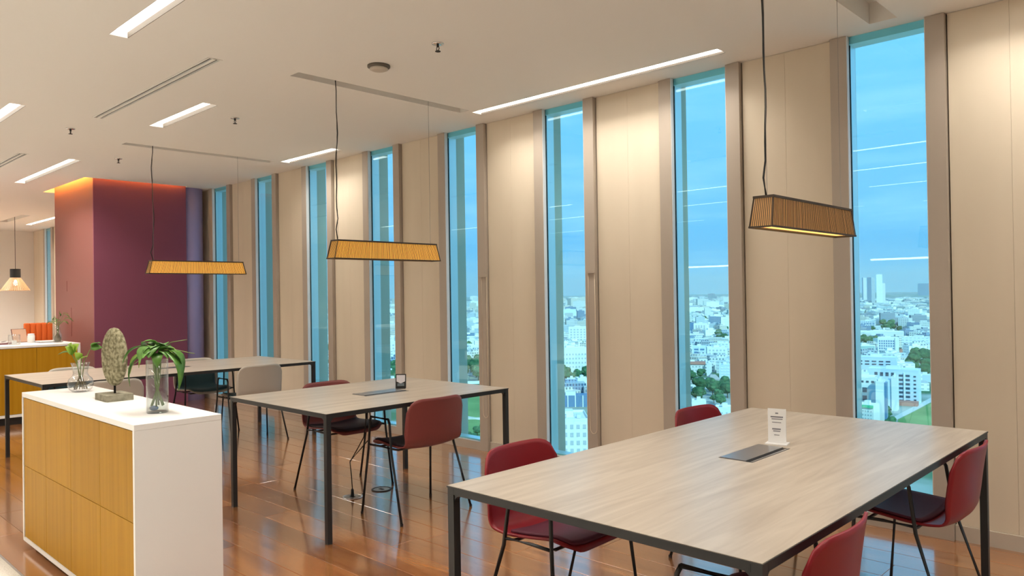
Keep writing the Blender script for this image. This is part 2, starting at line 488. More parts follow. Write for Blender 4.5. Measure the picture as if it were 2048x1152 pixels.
# ------------------------------------------------------------------ sprinklers, detector
def sprinkler(x, y, label):
    r = empty('sprinkler', (x, y, H)); tag(r, label, 'sprinkler', 'ceiling sprinklers')
    obj('escutcheon', lathe(BM(), [(0.0, -0.0005), (0.038, -0.0005), (0.036, -0.006), (0.018, -0.009), (0.0, -0.009)], 20), m_chrome, r, True)
    b_ = BM(); tube(b_, [(0, 0, -0.009), (0, 0, -0.022)], 0.009, 8)
    for s in (-1, 1): tube(b_, [(s*0.008, 0, -0.020), (s*0.013, 0, -0.032), (s*0.003, 0, -0.048)], 0.0028, 6)
    obj('body', b_, m_dark, r)
    obj('deflector', lathe(BM(), [(0.0, -0.047), (0.017, -0.047), (0.017, -0.050), (0.0, -0.051)], 12), m_dark, r)
sprinkler(-3.479, 2.999, 'chrome sprinkler head beside the smoke detector')
sprinkler(-6.11, 2.997, 'chrome sprinkler head beside the short strip light')
sprinkler(-8.703, 2.946, 'chrome sprinkler head before the maroon block')
sprinkler(-7.448, 2.125, 'chrome sprinkler head at the end of the slot diffuser')
r = empty('smoke_detector', (-4.085, 3.005, H)); tag(r, 'beige low round smoke detector on the ceiling by the pendant slot', 'smoke detector')
obj('base', lathe(BM(), [(0.0, -0.0005), (0.075, -0.0005), (0.075, -0.012), (0.066, -0.016), (0.0, -0.016)], 28), m_lampwall, r, True)
obj('head', lathe(BM(), [(0.058, -0.0165), (0.062, -0.026), (0.045, -0.034), (0.0, -0.036)], 28), m_base, r, True)

# ================================================================== TABLES
def table(name, x0, x1, y0, y1, label, box_rect, zt=0.737):
    cx, cy = (x0+x1)/2, (y0+y1)/2
    r = empty(name, (cx, cy, 0)); tag(r, label, 'table', 'oak tables with black steel frames')
    lx, ly = (x1-x0)/2, (y1-y0)/2
    A = 0.021; LG = 0.030
    bxa, bxb, bya, byb = box_rect
    bxa -= cx; bxb -= cx; bya -= cy; byb -= cy
    t = BM()   # table top with a cut-out for the power box
    za, zb = zt-0.006, zt
    for (a, b, c, d) in ((-lx, bxa, -ly, ly), (bxb, lx, -ly, ly), (bxa, bxb, -ly, bya), (bxa, bxb, byb, ly)):
        box(t, a, b, c, d, za, zb)
    bmesh.ops.remove_doubles(t, verts=t.verts[:], dist=0.0001)
    obj('tabletop', t, m_oak, r)
    obj('edge_band', BMband(lx, ly, za-0.001, zb-0.002), m_black, r)
    zr0, zr1 = zt-0.0072-A, zt-0.0072
    inset = 0.0
    for s in (-1, 1):
        obj('rail', bx(-lx+LG+0.001, lx-LG-0.001, s*ly-(LG if s > 0 else 0), s*ly+(0 if s > 0 else LG), zr0, zr1), m_black, r)
        obj('rail', bx(s*lx-(LG if s > 0 else 0), s*lx+(0 if s > 0 else LG), -ly+LG+0.001, ly-LG-0.001, zr0, zr1), m_black, r)
    for sx in (-1, 1):
        for sy in (-1, 1):
            b_ = BM()
            xa, xb = sorted((sx*lx, sx*(lx-LG))); ya, yb = sorted((sy*ly, sy*(ly-LG)))
            box(b_, xa, xb, ya, yb, 0.0, zr1)
            # curved gussets under the rails
            R_ = 0.032; n = 6
            arc = [(0, 0)] + [(R_-R_*math.sin(PI/2*k/n), -(R_-R_*math.cos(PI/2*k/n))) for k in range(n+1)]
            e = 0.004
            prism(b_, arc, 0, LG-2*e, lambda u, w, q: (sx*(lx-LG)-sx*u, sy*(ly-e)-sy*q, zr0+w))
            prism(b_, arc, 0, LG-2*e, lambda u, w, q: (sx*(lx-e)-sx*q, sy*(ly-LG)-sy*u, zr0+w))
            obj('leg', b_, m_black, r)
    # flush power box
    pb = obj('power_box', bx(bxa+0.002, bxb-0.002, bya+0.002, byb-0.002, zt-0.06, zt-0.012), m_blackrub, r)
    w_ = bxb-bxa
    obj('lid', bx(bxa+0.006, bxb-0.030, bya+0.006, byb-0.006, zt-0.0115, zt+0.003), mat('lid_metal_'+name, (0.30, 0.30, 0.31), 0.3, metal=0.7), pb)
    obj('rim', bx(bxb-0.012, bxb-0.003, bya+0.006, byb-0.006, zt-0.0115, zt+0.001), MATS['lid_metal_'+name], pb)
    return r
def BMband(lx, ly, z0, z1):
    b_ = BM(); e = 0.0025
    box(b_, -lx-e, lx+e, -ly-e, -ly-0.0002, z0, z1); box(b_, -lx-e, lx+e, ly+0.0002, ly+e, z0, z1)
    box(b_, -lx-e, -lx-0.0002, -ly, ly, z0, z1); box(b_, lx+0.0002, lx+e, -ly, ly, z0, z1)
    return b_
T1 = (-1.996, -0.8435, 1.7365, 4.0055); T2 = (-4.8906, -3.7182, 2.3403, 3.8115); T3 = (-8.005, -6.83, 1.73, 4.18)
table('work_table', *T1, 'large pale oak work table with red chairs under the dark slatted pendant', (-1.503, -1.358, 2.728, 3.07))
table('work_table', *T2, 'square-ish pale oak table with brick-red chairs and a phone stand', (-4.335, -4.165, 2.925, 3.285))
table('work_table', *T3, 'pale oak table with grey chairs in front of the maroon block', (-7.50, -7.34, 2.78, 3.13))

# ================================================================== CHAIRS
def chair_shell(nu=20, nv=30):
    prof = [(0.225, 0.425), (0.205, 0.444), (0.14, 0.452), (0.05, 0.446), (-0.05, 0.438), (-0.12, 0.438), (-0.172, 0.452), (-0.203, 0.488),
            (-0.218, 0.545), (-0.228, 0.62), (-0.240, 0.70), (-0.250, 0.757)]
    # arc-length param
    d = [0]
    for a, b in zip(prof, prof[1:]): d.append(d[-1]+math.hypot(b[0]-a[0], b[1]-a[1]))
    T = d[-1]
    def P(s):
        s = max(0, min(1, s))*T
        for k in range(len(d)-1):
            if s <= d[k+1]+1e-9:
                t = (s-d[k])/(d[k+1]-d[k])
                p0 = prof[max(k-1, 0)]; p1 = prof[k]; p2 = prof[k+1]; p3 = prof[min(k+2, len(prof)-1)]
                def cr_(a, b, c, e): return 0.5*((2*b)+(-a+c)*t+(2*a-5*b+4*c-e)*t*t+(-a+3*b-3*c+e)*t**3)
                return cr_(p0[0], p1[0], p2[0], p3[0]), cr_(p0[1], p1[1], p2[1], p3[1])
        return prof[-1]
    def hw(s):
        pts = [(0, 0.185), (0.12, 0.218), (0.35, 0.232), (0.55, 0.228), (0.75, 0.232), (1, 0.225)]
        for (a, va), (b, vb) in zip(pts, pts[1:]):
            if s <= b:
                t = (s-a)/(b-a); t = t*t*(3-2*t); return va+(vb-va)*t
        return pts[-1][1]
    grid = []
    rc, rf = 0.48, 0.45
    for j in range(nv+1):
        row = []
        for i in range(nu+1):
            u = -1+2*i/nu
            au = abs(u)
            smax = 1.0; smin = 0.0
            if au > 1-rc:
                q = (au-(1-rc))/rc; smax = 1-0.115*(1-math.sqrt(max(0, 1-q*q)))*1.0
            if au > 1-rf:
                q = (au-(1-rf))/rf; smin = 0.07*(1-math.sqrt(max(0, 1-q*q)))
            v = j/nv
            s = smin+(smax-smin)*v
            x, z = P(s)
            w = hw(s)*u
            k = max(0, min(1, (s-0.48)/0.25)); k = k*k*(3-2*k)      # 0 seat .. 1 back
            x += k*0.045*u*u
            z += (1-k)*0.022*u*u*min(1, s/0.12)
            row.append(Vector((x, w, z)))
        grid.append(row)
    return grid
def shell_mesh(grid, j0, j1, t_out, t_in, i0=0, i1=None):
    nu = len(grid[0])-1
    i1 = nu if i1 is None else i1
    nrm = {}
    for j in range(j0, j1+1):
        for i in range(i0, i1+1):
            a = grid[min(j+1, len(grid)-1)][i]-grid[max(j-1, 0)][i]
            b = grid[j][min(i+1, nu)]-grid[j][max(i-1, 0)]
            nrm[j, i] = a.cross(b).normalized()     # direction fixed below
    # make it point to the sitting side (up / forward)
    mid = nrm[(j0+j1)//2, (i0+i1)//2]
    sgn = 1 if (mid.z+mid.x) > 0 else -1
    bm_ = BM(); A = {}; B = {}
    for k, nn in nrm.items():
        p = grid[k[0]][k[1]]
        A[k] = bm_.verts.new(p+nn*sgn*t_in); B[k] = bm_.verts.new(p-nn*sgn*t_out)
    for j in range(j0, j1):
        for i in range(i0, i1):
            bm_.faces.new((A[j, i], A[j, i+1], A[j+1, i+1], A[j+1, i]))
            bm_.faces.new((B[j, i], B[j+1, i], B[j+1, i+1], B[j, i+1]))
    for i in range(i0, i1):
        bm_.faces.new((A[j0, i], B[j0, i], B[j0, i+1], A[j0, i+1])); bm_.faces.new((A[j1, i], A[j1, i+1], B[j1, i+1], B[j1, i]))
    for j in range(j0, j1):
        bm_.faces.new((A[j, i0], A[j+1, i0], B[j+1, i0], B[j, i0])); bm_.faces.new((A[j, i1], B[j, i1], B[j+1, i1], A[j+1, i1]))
    return bm_
def make_chair(shellmat, padmat, padend=17):
    r = empty('armchair')
    g = chair_shell()
    obj('shell', shell_mesh(g, 0, 30, 0.009, 0.0), shellmat, r, True)
    if padmat:
        obj('seat_pad', shell_mesh(g, 1, padend, -0.0005, 0.012, 1, 19), padmat, r, True)  # on red chairs this layer only carries the painted sky reflection
    rt_ = 0.008
    for s in (-1, 1):
        rear = [(-0.205, s*0.285, 0.006), (-0.075, s*0.257, 0.42), (-0.050, s*0.250, 0.60), (-0.035, s*0.249, 0.625)]
        front = [(0.205, s*0.285, 0.006), (0.165, s*0.257, 0.42), (0.156, s*0.250, 0.60), (0.143, s*0.249, 0.625)]
        for nm, pts in (('leg', rear), ('leg', front)):
            lg = obj(nm, tube(BM(), pts, rt_, 8), m_black, r, True)
            f = pts[0]
            obj('foot', lathe(BM(), [(0.0, 0.0), (0.009, 0.0), (0.010, 0.014), (0.0, 0.014)], 8, (f[0], f[1], 0)), m_blackrub, lg)
        obj('armrest', tube(BM(), [(-0.036, s*0.249, 0.6245), (0.144, s*0.249, 0.6245)], rt_, 8), m_black, r, True)
        obj('seat_rail', tube(BM(), [(-0.070, s*0.2555, 0.446), (0.05, s*0.245, 0.446), (0.1640, s*0.2555, 0.446)], 0.007, 8), m_black, r, True)
    for x in (-0.06, 0.13):
        obj('cross_bar', tube(BM(), [(x, -0.247, 0.444), (x, -0.19, 0.427), (x, 0.19, 0.427), (x, 0.247, 0.444)], 0.007, 8), m_black, r, True)
    return r
m_red = mat('chair_red', (0.235, 0.007, 0.014), 0.38, spec=0.45)
m_redsky = mat('chair_red_sky_tone', (0.11, 0.020, 0.040), 0.6, spec=0.3)  # sky reflection on the red seat put into its colour
m_brick = mat('chair_brick', (0.21, 0.046, 0.042), 0.42, spec=0.45)
m_brickpad = mat('chair_plum_pad', (0.035, 0.018, 0.026), 0.6, spec=0.35)
m_grey = mat('chair_grey', (0.50, 0.46, 0.40), 0.45)
m_teal = mat('chair_teal_pad', (0.045, 0.105, 0.125), 0.5)
protos = {}
def chair(kind, x, y, rz, label):
    if kind not in protos:
        sm, pm = {'red': (m_red, m_redsky), 'brick': (m_brick, m_brickpad), 'grey': (m_grey, m_teal)}[kind]
        protos[kind] = make_chair(sm, pm, {'red': 13, 'brick': 16, 'grey': 25}[kind]); c = protos[kind]
    else:
        c = copy_tree(protos[kind])
    c.location = (x, y, 0); c.rotation_euler = (0, 0, rz)
    tag(c, label, 'chair', 'shell armchairs at the work tables')
    return c
FW, FE = PI, 0.0     # facing -X / +X
chair('red', -2.02, 2.36, FE+R(2), 'red shell chair tucked under the large table below the two tall windows, nearer the aisle')
chair('red', -1.96, 3.71, FE-R(3), 'red shell chair facing away from brick-red chairs, window end of the large table')
chair('red', -1.015, 2.12, FW+R(2), 'bright red shell chair on the open side of the large table, at its aisle end')
chair('red', -1.015, 3.535, FW-R(1), 'red shell chair on the open side of the large table, nearest the beige panels')
chair('brick', -3.885, 3.115, FW, 'brick-red shell chair with its back to the large table')
chair('brick', -4.76, 3.14, FE, 'brick-red shell chair between the second table and the grey chairs')
chair('grey', -6.99, 3.55, FW, 'light grey shell chair at the far table with its back to the brick-red chairs')
chair('grey', -7.86, 3.47, FE, 'grey shell chair with teal seat between the far table and the lavender column')
chair('grey', -6.74, 2.16, FW, 'light grey shell chair at the far table behind the stone sculpture')
chair('grey', -7.87, 2.30, FE, 'grey shell chair between the far table and the distant white counter')

# ================================================================== PENDANTS
m_slat = mat('slat_dark', (0.045, 0.028, 0.018), 0.6)
def glow(name, c, s):
    m = mat(name, (0.62, 0.34, 0.09), 0.6, emit=c, estr=s)
    return m
m_glow = glow('shade_film', (1.0, 0.45, 0.055), 0.62)
m_glow_dim = glow('shade_film_dim', (1.0, 0.46, 0.10), 0.26)
bsdf(m_glow_dim).inputs['Base Color'].default_value = (0.42, 0.25, 0.12, 1)
m_glow2 = glow('bottom_diffuser', (1.0, 0.60, 0.15), 1.7)
def pendant(x, y0, y1, zb, zt_, ztop, label, film):
    r = empty('pendant_lamp', (x, (y0+y1)/2, zb)); tag(r, label, 'pendant lamp', 'slatted linear pendant lamps over the tables')
    l0 = (y1-y0)/2; l1 = l0-0.032; w0, w1 = 0.054, 0.047; hh = zt_-zb
    def ring(w, l, z0, z1, t):
        b_ = BM()
        box(b_, -w, w, -l, -l+t, z0, z1); box(b_, -w, w, l-t, l, z0, z1)
        box(b_, -w, -w+t, -l+t, l-t, z0, z1); box(b_, w-t, w, -l+t, l-t, z0, z1)
        return b_
    obj('bottom_ring', ring(w0, l0, 0.0, 0.008, 0.006), m_slat, r)
    obj('top_ring', ring(w1, l1, hh-0.010, hh, 0.008), m_slat, r)
    # inner glowing film, tapered
    b_ = BM()
    e = 0.007
    lo = [(-w0+e, -l0+e, 0.009), (w0-e, -l0+e, 0.009), (w0-e, l0-e, 0.009), (-w0+e, l0-e, 0.009)]
    hi = [(-w1+e, -l1+e, hh-0.011), (w1-e, -l1+e, hh-0.011), (w1-e, l1-e, hh-0.011), (-w1+e, l1-e, hh-0.011)]
    va = [b_.verts.new(p) for p in lo]; vb = [b_.verts.new(p) for p in hi]
    for k in range(4): b_.faces.new((va[k], va[(k+1) % 4], vb[(k+1) % 4], vb[k]))
    obj('shade_film', b_, film, r)
    obj('light_panel', bx(-w0+0.012, w0-0.012, -l0+0.02, l0-0.02, 0.010, 0.016), m_glow2, r)
    # slats
    b_ = BM(); rs = random.Random(int(abs(x)*100))
    n = 84
    def slat(p, q, dirv):
        dirv = dirv*0.0014; nn = Vector((0, 0, 0))
        p = Vector(p); q = Vector(q)
        t = dirv.cross(Vector((0, 0, 1))).normalized()*0.0007
        vv = []
        for c in (p, q):
            for sa, sb in ((-1, -1), (1, -1), (1, 1), (-1, 1)): vv.append(b_.verts.new(c+dirv*sa+t*sb))
        for f in ((0, 1, 5, 4), (1, 2, 6, 5), (2, 3, 7, 6), (3, 0, 4, 7)): b_.faces.new([vv[i] for i in f])
    for s in (-1, 1):
        for k in range(n):
            f = -1+2*(k+0.5)/n + rs.uniform(-0.004, 0.004)
            slat((s*(w0-0.002), f*(l0-0.004), 0.006), (s*(w1-0.002), f*(l1-0.004), hh-0.006), Vector((0, 1, 0)))
        for k in range(11):
            f = -1+2*(k+0.5)/11
            slat((f*(w0-0.003), s*(l0-0.002), 0.006), (f*(w1-0.003), s*(l1-0.002), hh-0.006), Vector((1, 0, 0)))
        for q in (-1, 1):
            slat((s*(w0-0.003), q*(l0-0.003), 0.004), (s*(w1-0.003), q*(l1-0.003), hh-0.004), Vector((0, 2.2, 0)))
    o = obj('slats', b_, m_slat, r); o['kind'] = 'stuff'
    ya = -l1+0.03; yb = l1-0.03
    obj('hanger', bx(-w1+0.008, w1-0.008, ya-0.006, ya+0.006, hh-0.009, hh-0.002), m_slat, r)
    obj('hanger', bx(-w1+0.008, w1-0.008, yb-0.006, yb+0.006, hh-0.009, hh-0.002), m_slat, r)
    top = ztop-zb
    pts = []
    rs2 = random.Random(5)
    nseg = 16
    for k in range(nseg+1):
        t = k/nseg
        z = hh-0.002+(top-hh+0.002)*t
        wob = 0.007*math.sin(t*9+x)+0.004*math.sin(t*23)
        if t < 0.12: wob -= 0.022*math.sin(PI*min(1, t/0.12))
        pts.append((0.0, ya+wob*(1 if 0 < k < nseg else 0), z))
    obj('power_cable', tube(BM(), pts, 0.0042, 6), m_blackrub, r, True)
    obj('suspension_wire', tube(BM(), [(0.004, ya, hh-0.002), (0.004, ya, top)], 0.0012, 5), m_steel, r)
    obj('suspension_wire', tube(BM(), [(0.0, yb, hh-0.002), (0.0, yb, top)], 0.0014, 5), m_steel, r)
    for yy in (ya, yb):
        obj('ceiling_cup', lathe(BM(), [(0.0, top-0.02), (0.012, top-0.02), (0.014, top-0.0005), (0.0, top-0.0005)], 12, (0, yy, 0)), m_slat, r)
    return r
pendant(-1.465, 3.05, 4.02, 1.665, 1.805, H+0.12, 'dark slatted linear pendant lamp hanging over the large table with red chairs', m_glow_dim)
pendant(-4.63, 2.965, 3.945, 1.665, 1.803, H+0.10, 'amber glowing slatted pendant lamp over the table with brick-red chairs', m_glow)
pendant(-7.83, 2.905, 3.925, 1.652, 1.788, H+0.10, 'amber glowing slatted pendant lamp in front of the maroon block', m_glow)

# linear lamps over tables outside the view (their reflections show in the glass)
m_linear = mat('linear_led', (1, 1, 1), 0.5, emit=(1.0, 0.93, 0.82), estr=9.0)
for (xc, yc) in ((-2.85, -0.35), (-5.45, -0.45)):
    r = empty('linear_pendant', (xc, yc, 1.74)); tag(r, 'slim white linear pendant lamp over the aisle side', 'pendant lamp', 'slim linear pendants')
    obj('light_bar', bx(-0.42, 0.42, -0.022, 0.022, 0.0, 0.02), m_linear, r)
    obj('housing', bx(-0.43, 0.43, -0.025, 0.025, 0.0205, 0.06), m_white, r)
    for s in (-1, 1): obj('suspension_wire', tube(BM(), [(s*0.38, 0, 0.06), (s*0.38, 0, H-1.74)], 0.0015, 5), m_steel, r)

# far cone pendants
m_birch = mat('birch_slat', (0.62, 0.38, 0.19), 0.5, emit=(1.0, 0.55, 0.22), estr=0.0)
def cone_lamp(x, y, label):
    r = empty('cone_pendant', (x, y, 1.595)); tag(r, label, 'pendant lamp', 'cone pendants in the far room')
    obj('upper_tube', lathe(BM(), [(0.0, 0.400), (0.085, 0.400), (0.085, 0.215), (0.078, 0.215), (0.078, 0.39), (0.0, 0.39)], 24), m_blackrub, r)
    b_ = BM(); n = 44
    for k in range(n):
        a = 2*PI*k/n; c, s = math.cos(a), math.sin(a); tx, ty = -s, c
        for (r0, z0, r1, z1) in ((0.075, 0.25, 0.235, 0.0),):
            vv = []
            for (rr_, zz) in ((r0, z0), (r1, z1)):
                w_ = 0.0045 if rr_ < 0.1 else 0.0115
                for (dw, dr) in ((-w_, -0.002), (w_, -0.002), (w_, 0.002), (-w_, 0.002)):
                    vv.append(b_.verts.new(((rr_+dr)*c+tx*dw, (rr_+dr)*s+ty*dw, zz)))
            for f in ((0, 1, 5, 4), (1, 2, 6, 5), (2, 3, 7, 6), (3, 0, 4, 7), (4, 5, 6, 7)): b_.faces.new([vv[i] for i in f])
    o = obj('shade_slats', b_, m_birch, r); o['kind'] = 'stuff'
    obj('bottom_ring', lathe(BM(), [(0.222, 0.0), (0.230, 0.0), (0.230, 0.012), (0.222, 0.012), (0.222, 0.0)], 32), m_birch, r)
    obj('bulb', lathe(BM(), [(0.0, 0.09), (0.035, 0.11), (0.04, 0.14), (0.025, 0.18), (0.0, 0.20)], 16), mat('bulb_'+str(round(y, 1)), (1, 1, 1), 0.5, emit=(1, 0.75, 0.45), estr=25.0), r, True)
    obj('cord', tube(BM(), [(0, 0, 0.40), (0, 0, H+0.10-1.595)], 0.004, 6), m_blackrub, r)
cone_lamp(-16.35, 3.72, 'black and birch cone pendant hanging beside the far window')
cone_lamp(-16.9, 3.38, 'black and birch cone pendant behind its twin, farther from the far window')

# ================================================================== CABINETS
def cabinet(name, x0, x1, y0, y1, zt, z0, ncol, label, front='-Y', hsplit=0.46):
    """white carcass with wood fronts recessed in the frame"""
    r = empty(name, ((x0+x1)/2, (y0+y1)/2, 0)); tag(r, label, 'cabinet')
    lx, ly = (x1-x0)/2, (y1-y0)/2
    T = 0.026
    if front == '-Y':
        obj('top', bx(-lx, lx, -ly, ly, zt-T, zt, 0.0015), m_white, r)
        obj('end_panel', bx(-lx, -lx+0.018, -ly, ly, z0, zt-T-0.0002), m_white, r)
        obj('end_panel', bx(lx-0.018, lx, -ly, ly, z0, zt-T-0.0002), m_white, r)
        obj('bottom', bx(-lx+0.0182, lx-0.0182, -ly, ly, z0, z0+0.02), m_white, r)
        obj('carcass', bx(-lx+0.0182, lx-0.0182, -ly+0.03, ly, z0+0.0205, zt-T-0.0005), m_white, r)
        obj('plinth', bx(-lx+0.05, lx-0.05, -ly+0.05, ly-0.05, 0, z0-0.0002), m_dark, r)
        wx = (2*lx-0.0368)/ncol
        for k in range(ncol):
            xa = -lx+0.0184+k*wx
            for (za, zb) in ((z0+0.023, hsplit), (hsplit+0.003, zt-T-0.005)):
                obj('door', bx(xa+0.0014, xa+wx-0.0014, -ly+0.005, -ly+0.0295, za, zb), m_doorwood, r)
    else:   # front faces +X
        obj('top', bx(-lx, lx, -ly, ly, zt-T, zt, 0.0015), m_white, r)
        for s in (-1, 1):
            obj('end_panel', bx(-lx, lx, *( (-ly, -ly+0.03) if s < 0 else (ly-0.03, ly)), z0, zt-T-0.0002), m_white, r)
        obj('bottom', bx(-lx, lx, -ly+0.0302, ly-0.0302, z0, z0+0.03), m_white, r)
        obj('carcass', bx(-lx, lx-0.03, -ly+0.0302, ly-0.0302, z0+0.0305, zt-T-0.0005), m_white, r)
        obj('plinth', bx(-lx+0.05, lx-0.05, -ly+0.05, ly-0.05, 0, z0-0.0002), m_dark, r)
        wy = (2*ly-0.062)/ncol
        for k in range(ncol):
            ya = -ly+0.031+k*wy
            obj('door', bx(lx-0.0295, lx-0.004, ya+0.0015, ya+wy-0.0015, z0+0.034, zt-T-0.005), m_doorwood, r)
    return r
cabinet('sideboard', -5.035, -3.318, 1.1716, 1.5462, 0.877, 0.034, 4, 'low white sideboard with eight honey oak doors carrying the sculpture and vases')
cabinet('counter', -11.05, -10.0, 0.75, 2.935, 0.890, 0.085, 5, 'white topped counter with honey oak fronts beside the terracotta wall', front='+X')
CZ = 0.877

# ================================================================== SIDEBOARD OBJECTS
# sculpture
r = empty('stone_sculpture', (-4.235, 1.395, CZ), R(0)); tag(r, 'carved oval stone disc on a thin rod and square stone base', 'sculpture')
obj('base', bx(-0.105, 0.075, -0.055, 0.075, 0.0, 0.034, 0.002), m_stone2, r)
obj('rod', tube(BM(), [(-0.012, 0.012, 0.034), (-0.012, 0.012, 0.085)], 0.0055, 10), m_black, r, True)
b_ = BM()
a_, bz, th = 0.090, 0.152, 0.022
zc = 0.224
rings = []
for (f, o_) in ((0.0, -1.0), (0.80, -1.0), (0.92, -0.86), (0.985, -0.5), (1.0, 0.0), (0.985, 0.5), (0.92, 0.86), (0.80, 1.0), (0.0, 1.0)):
    if f == 0: rings.append([b_.verts.new((0, o_*th, 0))])
    else: rings.append([b_.verts.new((a_*f*math.cos(2*PI*k/48), o_*th, bz*f*math.sin(2*PI*k/48))) for k in range(48)])
for A_, B_ in zip(rings, rings[1:]):
    for k in range(48):
        k2 = (k+1) % 48
        if len(A_) == 1: b_.faces.new((A_[0], B_[k], B_[k2]))
        elif len(B_) == 1: b_.faces.new((A_[k], B_[0], A_[k2]))
        else: b_.faces.new((A_[k], A_[k2], B_[k2], B_[k]))
o = obj('disc', b_, m_stone, r, True, loc=(-0.012, 0.012, zc)); o.rotation_euler = (0, 0, R(15))

m_leaf = noise_col(mat('leaf_green', rough=0.35), (0.045, 0.15, 0.022), (0.14, 0.31, 0.055), nscale=14)
m_leaf2 = noise_col(mat('leaf_lime', rough=0.4), (0.16, 0.33, 0.03), (0.34, 0.50, 0.06), nscale=14)
m_stem = mat('stem_green', (0.16, 0.24, 0.06), 0.5)
m_root = mat('roots', (0.12, 0.09, 0.04), 0.7)
for m_ in (m_leaf, m_leaf2):
    bsdf(m_).inputs['Subsurface Weight'].default_value = 0.0
def leaf(parent, base, tip, width, droop=0.3, m=None, nrm=(0, 0, 1), name='leaf', heart=False):
    base = Vector(base); tip = Vector(tip); d = tip-base; ln = d.length
    up_ = Vector(nrm)
    side = d.cross(up_)
    if side.length < 1e-6: side = Vector((1, 0, 0))
    side.normalize(); nn = side.cross(d).normalized()
    b_ = BM(); n = 8; rows_ = []
    for k in range(n+1):
        t = k/n
        c = base+d*t+nn*(math.sin(PI*t)*droop*ln)
        if heart: w = width*(math.sin(PI*min(1, (t*0.9+0.1)))**0.75)*(1.15-0.55*t)
        else: w = width*math.sin(PI*(t**0.8))**0.9 if 0 < t < 1 else 0
        w = max(w, 0.0006)
        fold = 0.30*w
        rows_.append([c-side*w+nn*fold, c, c+side*w+nn*fold])
    T = nn*0.0008
    up_v = [[b_.verts.new(p+T) for p in q] for q in rows_]; dn = [[b_.verts.new(p-T) for p in q] for q in rows_]
    for a, b in zip(up_v, up_v[1:]):
        b_.faces.new((a[0], a[1], b[1], b[0])); b_.faces.new((a[1], a[2], b[2], b[1]))
    for a, b in zip(dn, dn[1:]):
        b_.faces.new((a[0], b[0], b[1], a[1])); b_.faces.new((a[1], b[1], b[2], a[2]))
    for k in range(n):
        b_.faces.new((up_v[k][0], up_v[k+1][0], dn[k+1][0], dn[k][0])); b_.faces.new((up_v[k][2], dn[k][2], dn[k+1][2], up_v[k+1][2]))
    return obj(name, b_, m or m_leaf, parent, True)
def glass_vessel(prof, t=0.0025, n=32):
    inner = [(max(r_-t, 0.0), z_) for r_, z_ in prof]
    inner[0] = (0.0, prof[0][1]+2.2*t)
    inner[1] = (max(prof[1][0]-t, 0.001), prof[1][1]+2.2*t)
    b_ = BM(); lathe(b_, prof+inner[::-1], n)
    return b_
# vase A: round flask with pothos
vx, vy = -4.775, 1.40
v = empty('flask_vase', (vx, vy, CZ)); tag(v, 'round bellied clear glass vase with flared neck on the sideboard', 'vase')
profA = [(0.0, 0.0), (0.040, 0.0), (0.060, 0.018), (0.068, 0.045), (0.062, 0.072), (0.044, 0.090), (0.037, 0.105), (0.040, 0.130), (0.047, 0.158), (0.050, 0.166)]
obj('glass', glass_vessel(profA), m_vase, v, True)
pA = empty('pothos_cutting', (vx, vy, CZ+0.012)); tag(pA, 'lime green pothos cutting with roots in the round flask vase', 'plant')
obj('roots', (lambda b_: [tube(b_, [(0, 0, 0.085)]+[(0.034*math.cos(k*1.3)*t, 0.034*math.sin(k*1.3)*t, 0.085-0.08*t+0.006*math.sin(k*7+t*9)) for t in (0.35, 0.7, 1.0)], 0.0022, 5) for k in range(14)] and b_)(BM()), m_root, pA)
stA = [((0.0, 0.0, 0.07), (-0.005, -0.020, 0.16), (-0.015, -0.045, 0.215)), ((0.0, 0.01, 0.07), (0.0, 0.02, 0.16), (0.02, 0.055, 0.245)), ((0.004, 0, 0.07), (0.006, 0.0, 0.14), (0.01, 0.004, 0.175)), ((-0.004, -0.005, 0.07), (-0.012, -0.012, 0.16), (-0.02, -0.025, 0.235))]
for s_ in stA: obj('stem', tube(BM(), s_, 0.0024, 6), m_stem, pA, True)
leaf(pA, (-0.015, -0.040, 0.212), (-0.030, -0.105, 0.205), 0.020, 0.12, m_leaf, heart=True)
leaf(pA, (-0.02, -0.025, 0.230), (0.020, -0.050, 0.272), 0.030, 0.10, m_leaf2, (0.6, -0.6, 0.5), heart=True)
leaf(pA, (-0.02, -0.025, 0.225), (0.015, -0.010, 0.262), 0.026, 0.10, m_leaf2, (0.7, -0.5, 0.5), heart=True)
leaf(pA, (0.02, 0.055, 0.245), (0.060, 0.090, 0.262), 0.026, 0.12, m_leaf, heart=True)
leaf(pA, (-0.02, -0.025, 0.215), (-0.005, -0.075, 0.250), 0.030, 0.10, m_leaf2, (0.8, -0.4, 0.4), heart=True)
leaf(pA, (0.0, 0.0, 0.180), (0.02, -0.035, 0.215), 0.024, 0.10, m_leaf2, (0.8, -0.4, 0.4), heart=True)
leaf(pA, (0.02, 0.050, 0.235), (0.035, 0.105, 0.235), 0.024, 0.10, m_leaf, (0.8, -0.3, 0.5), heart=True)
leaf(pA, (0.01, 0.004, 0.172), (0.030, 0.030, 0.190), 0.020, 0.10, m_leaf2, heart=True)
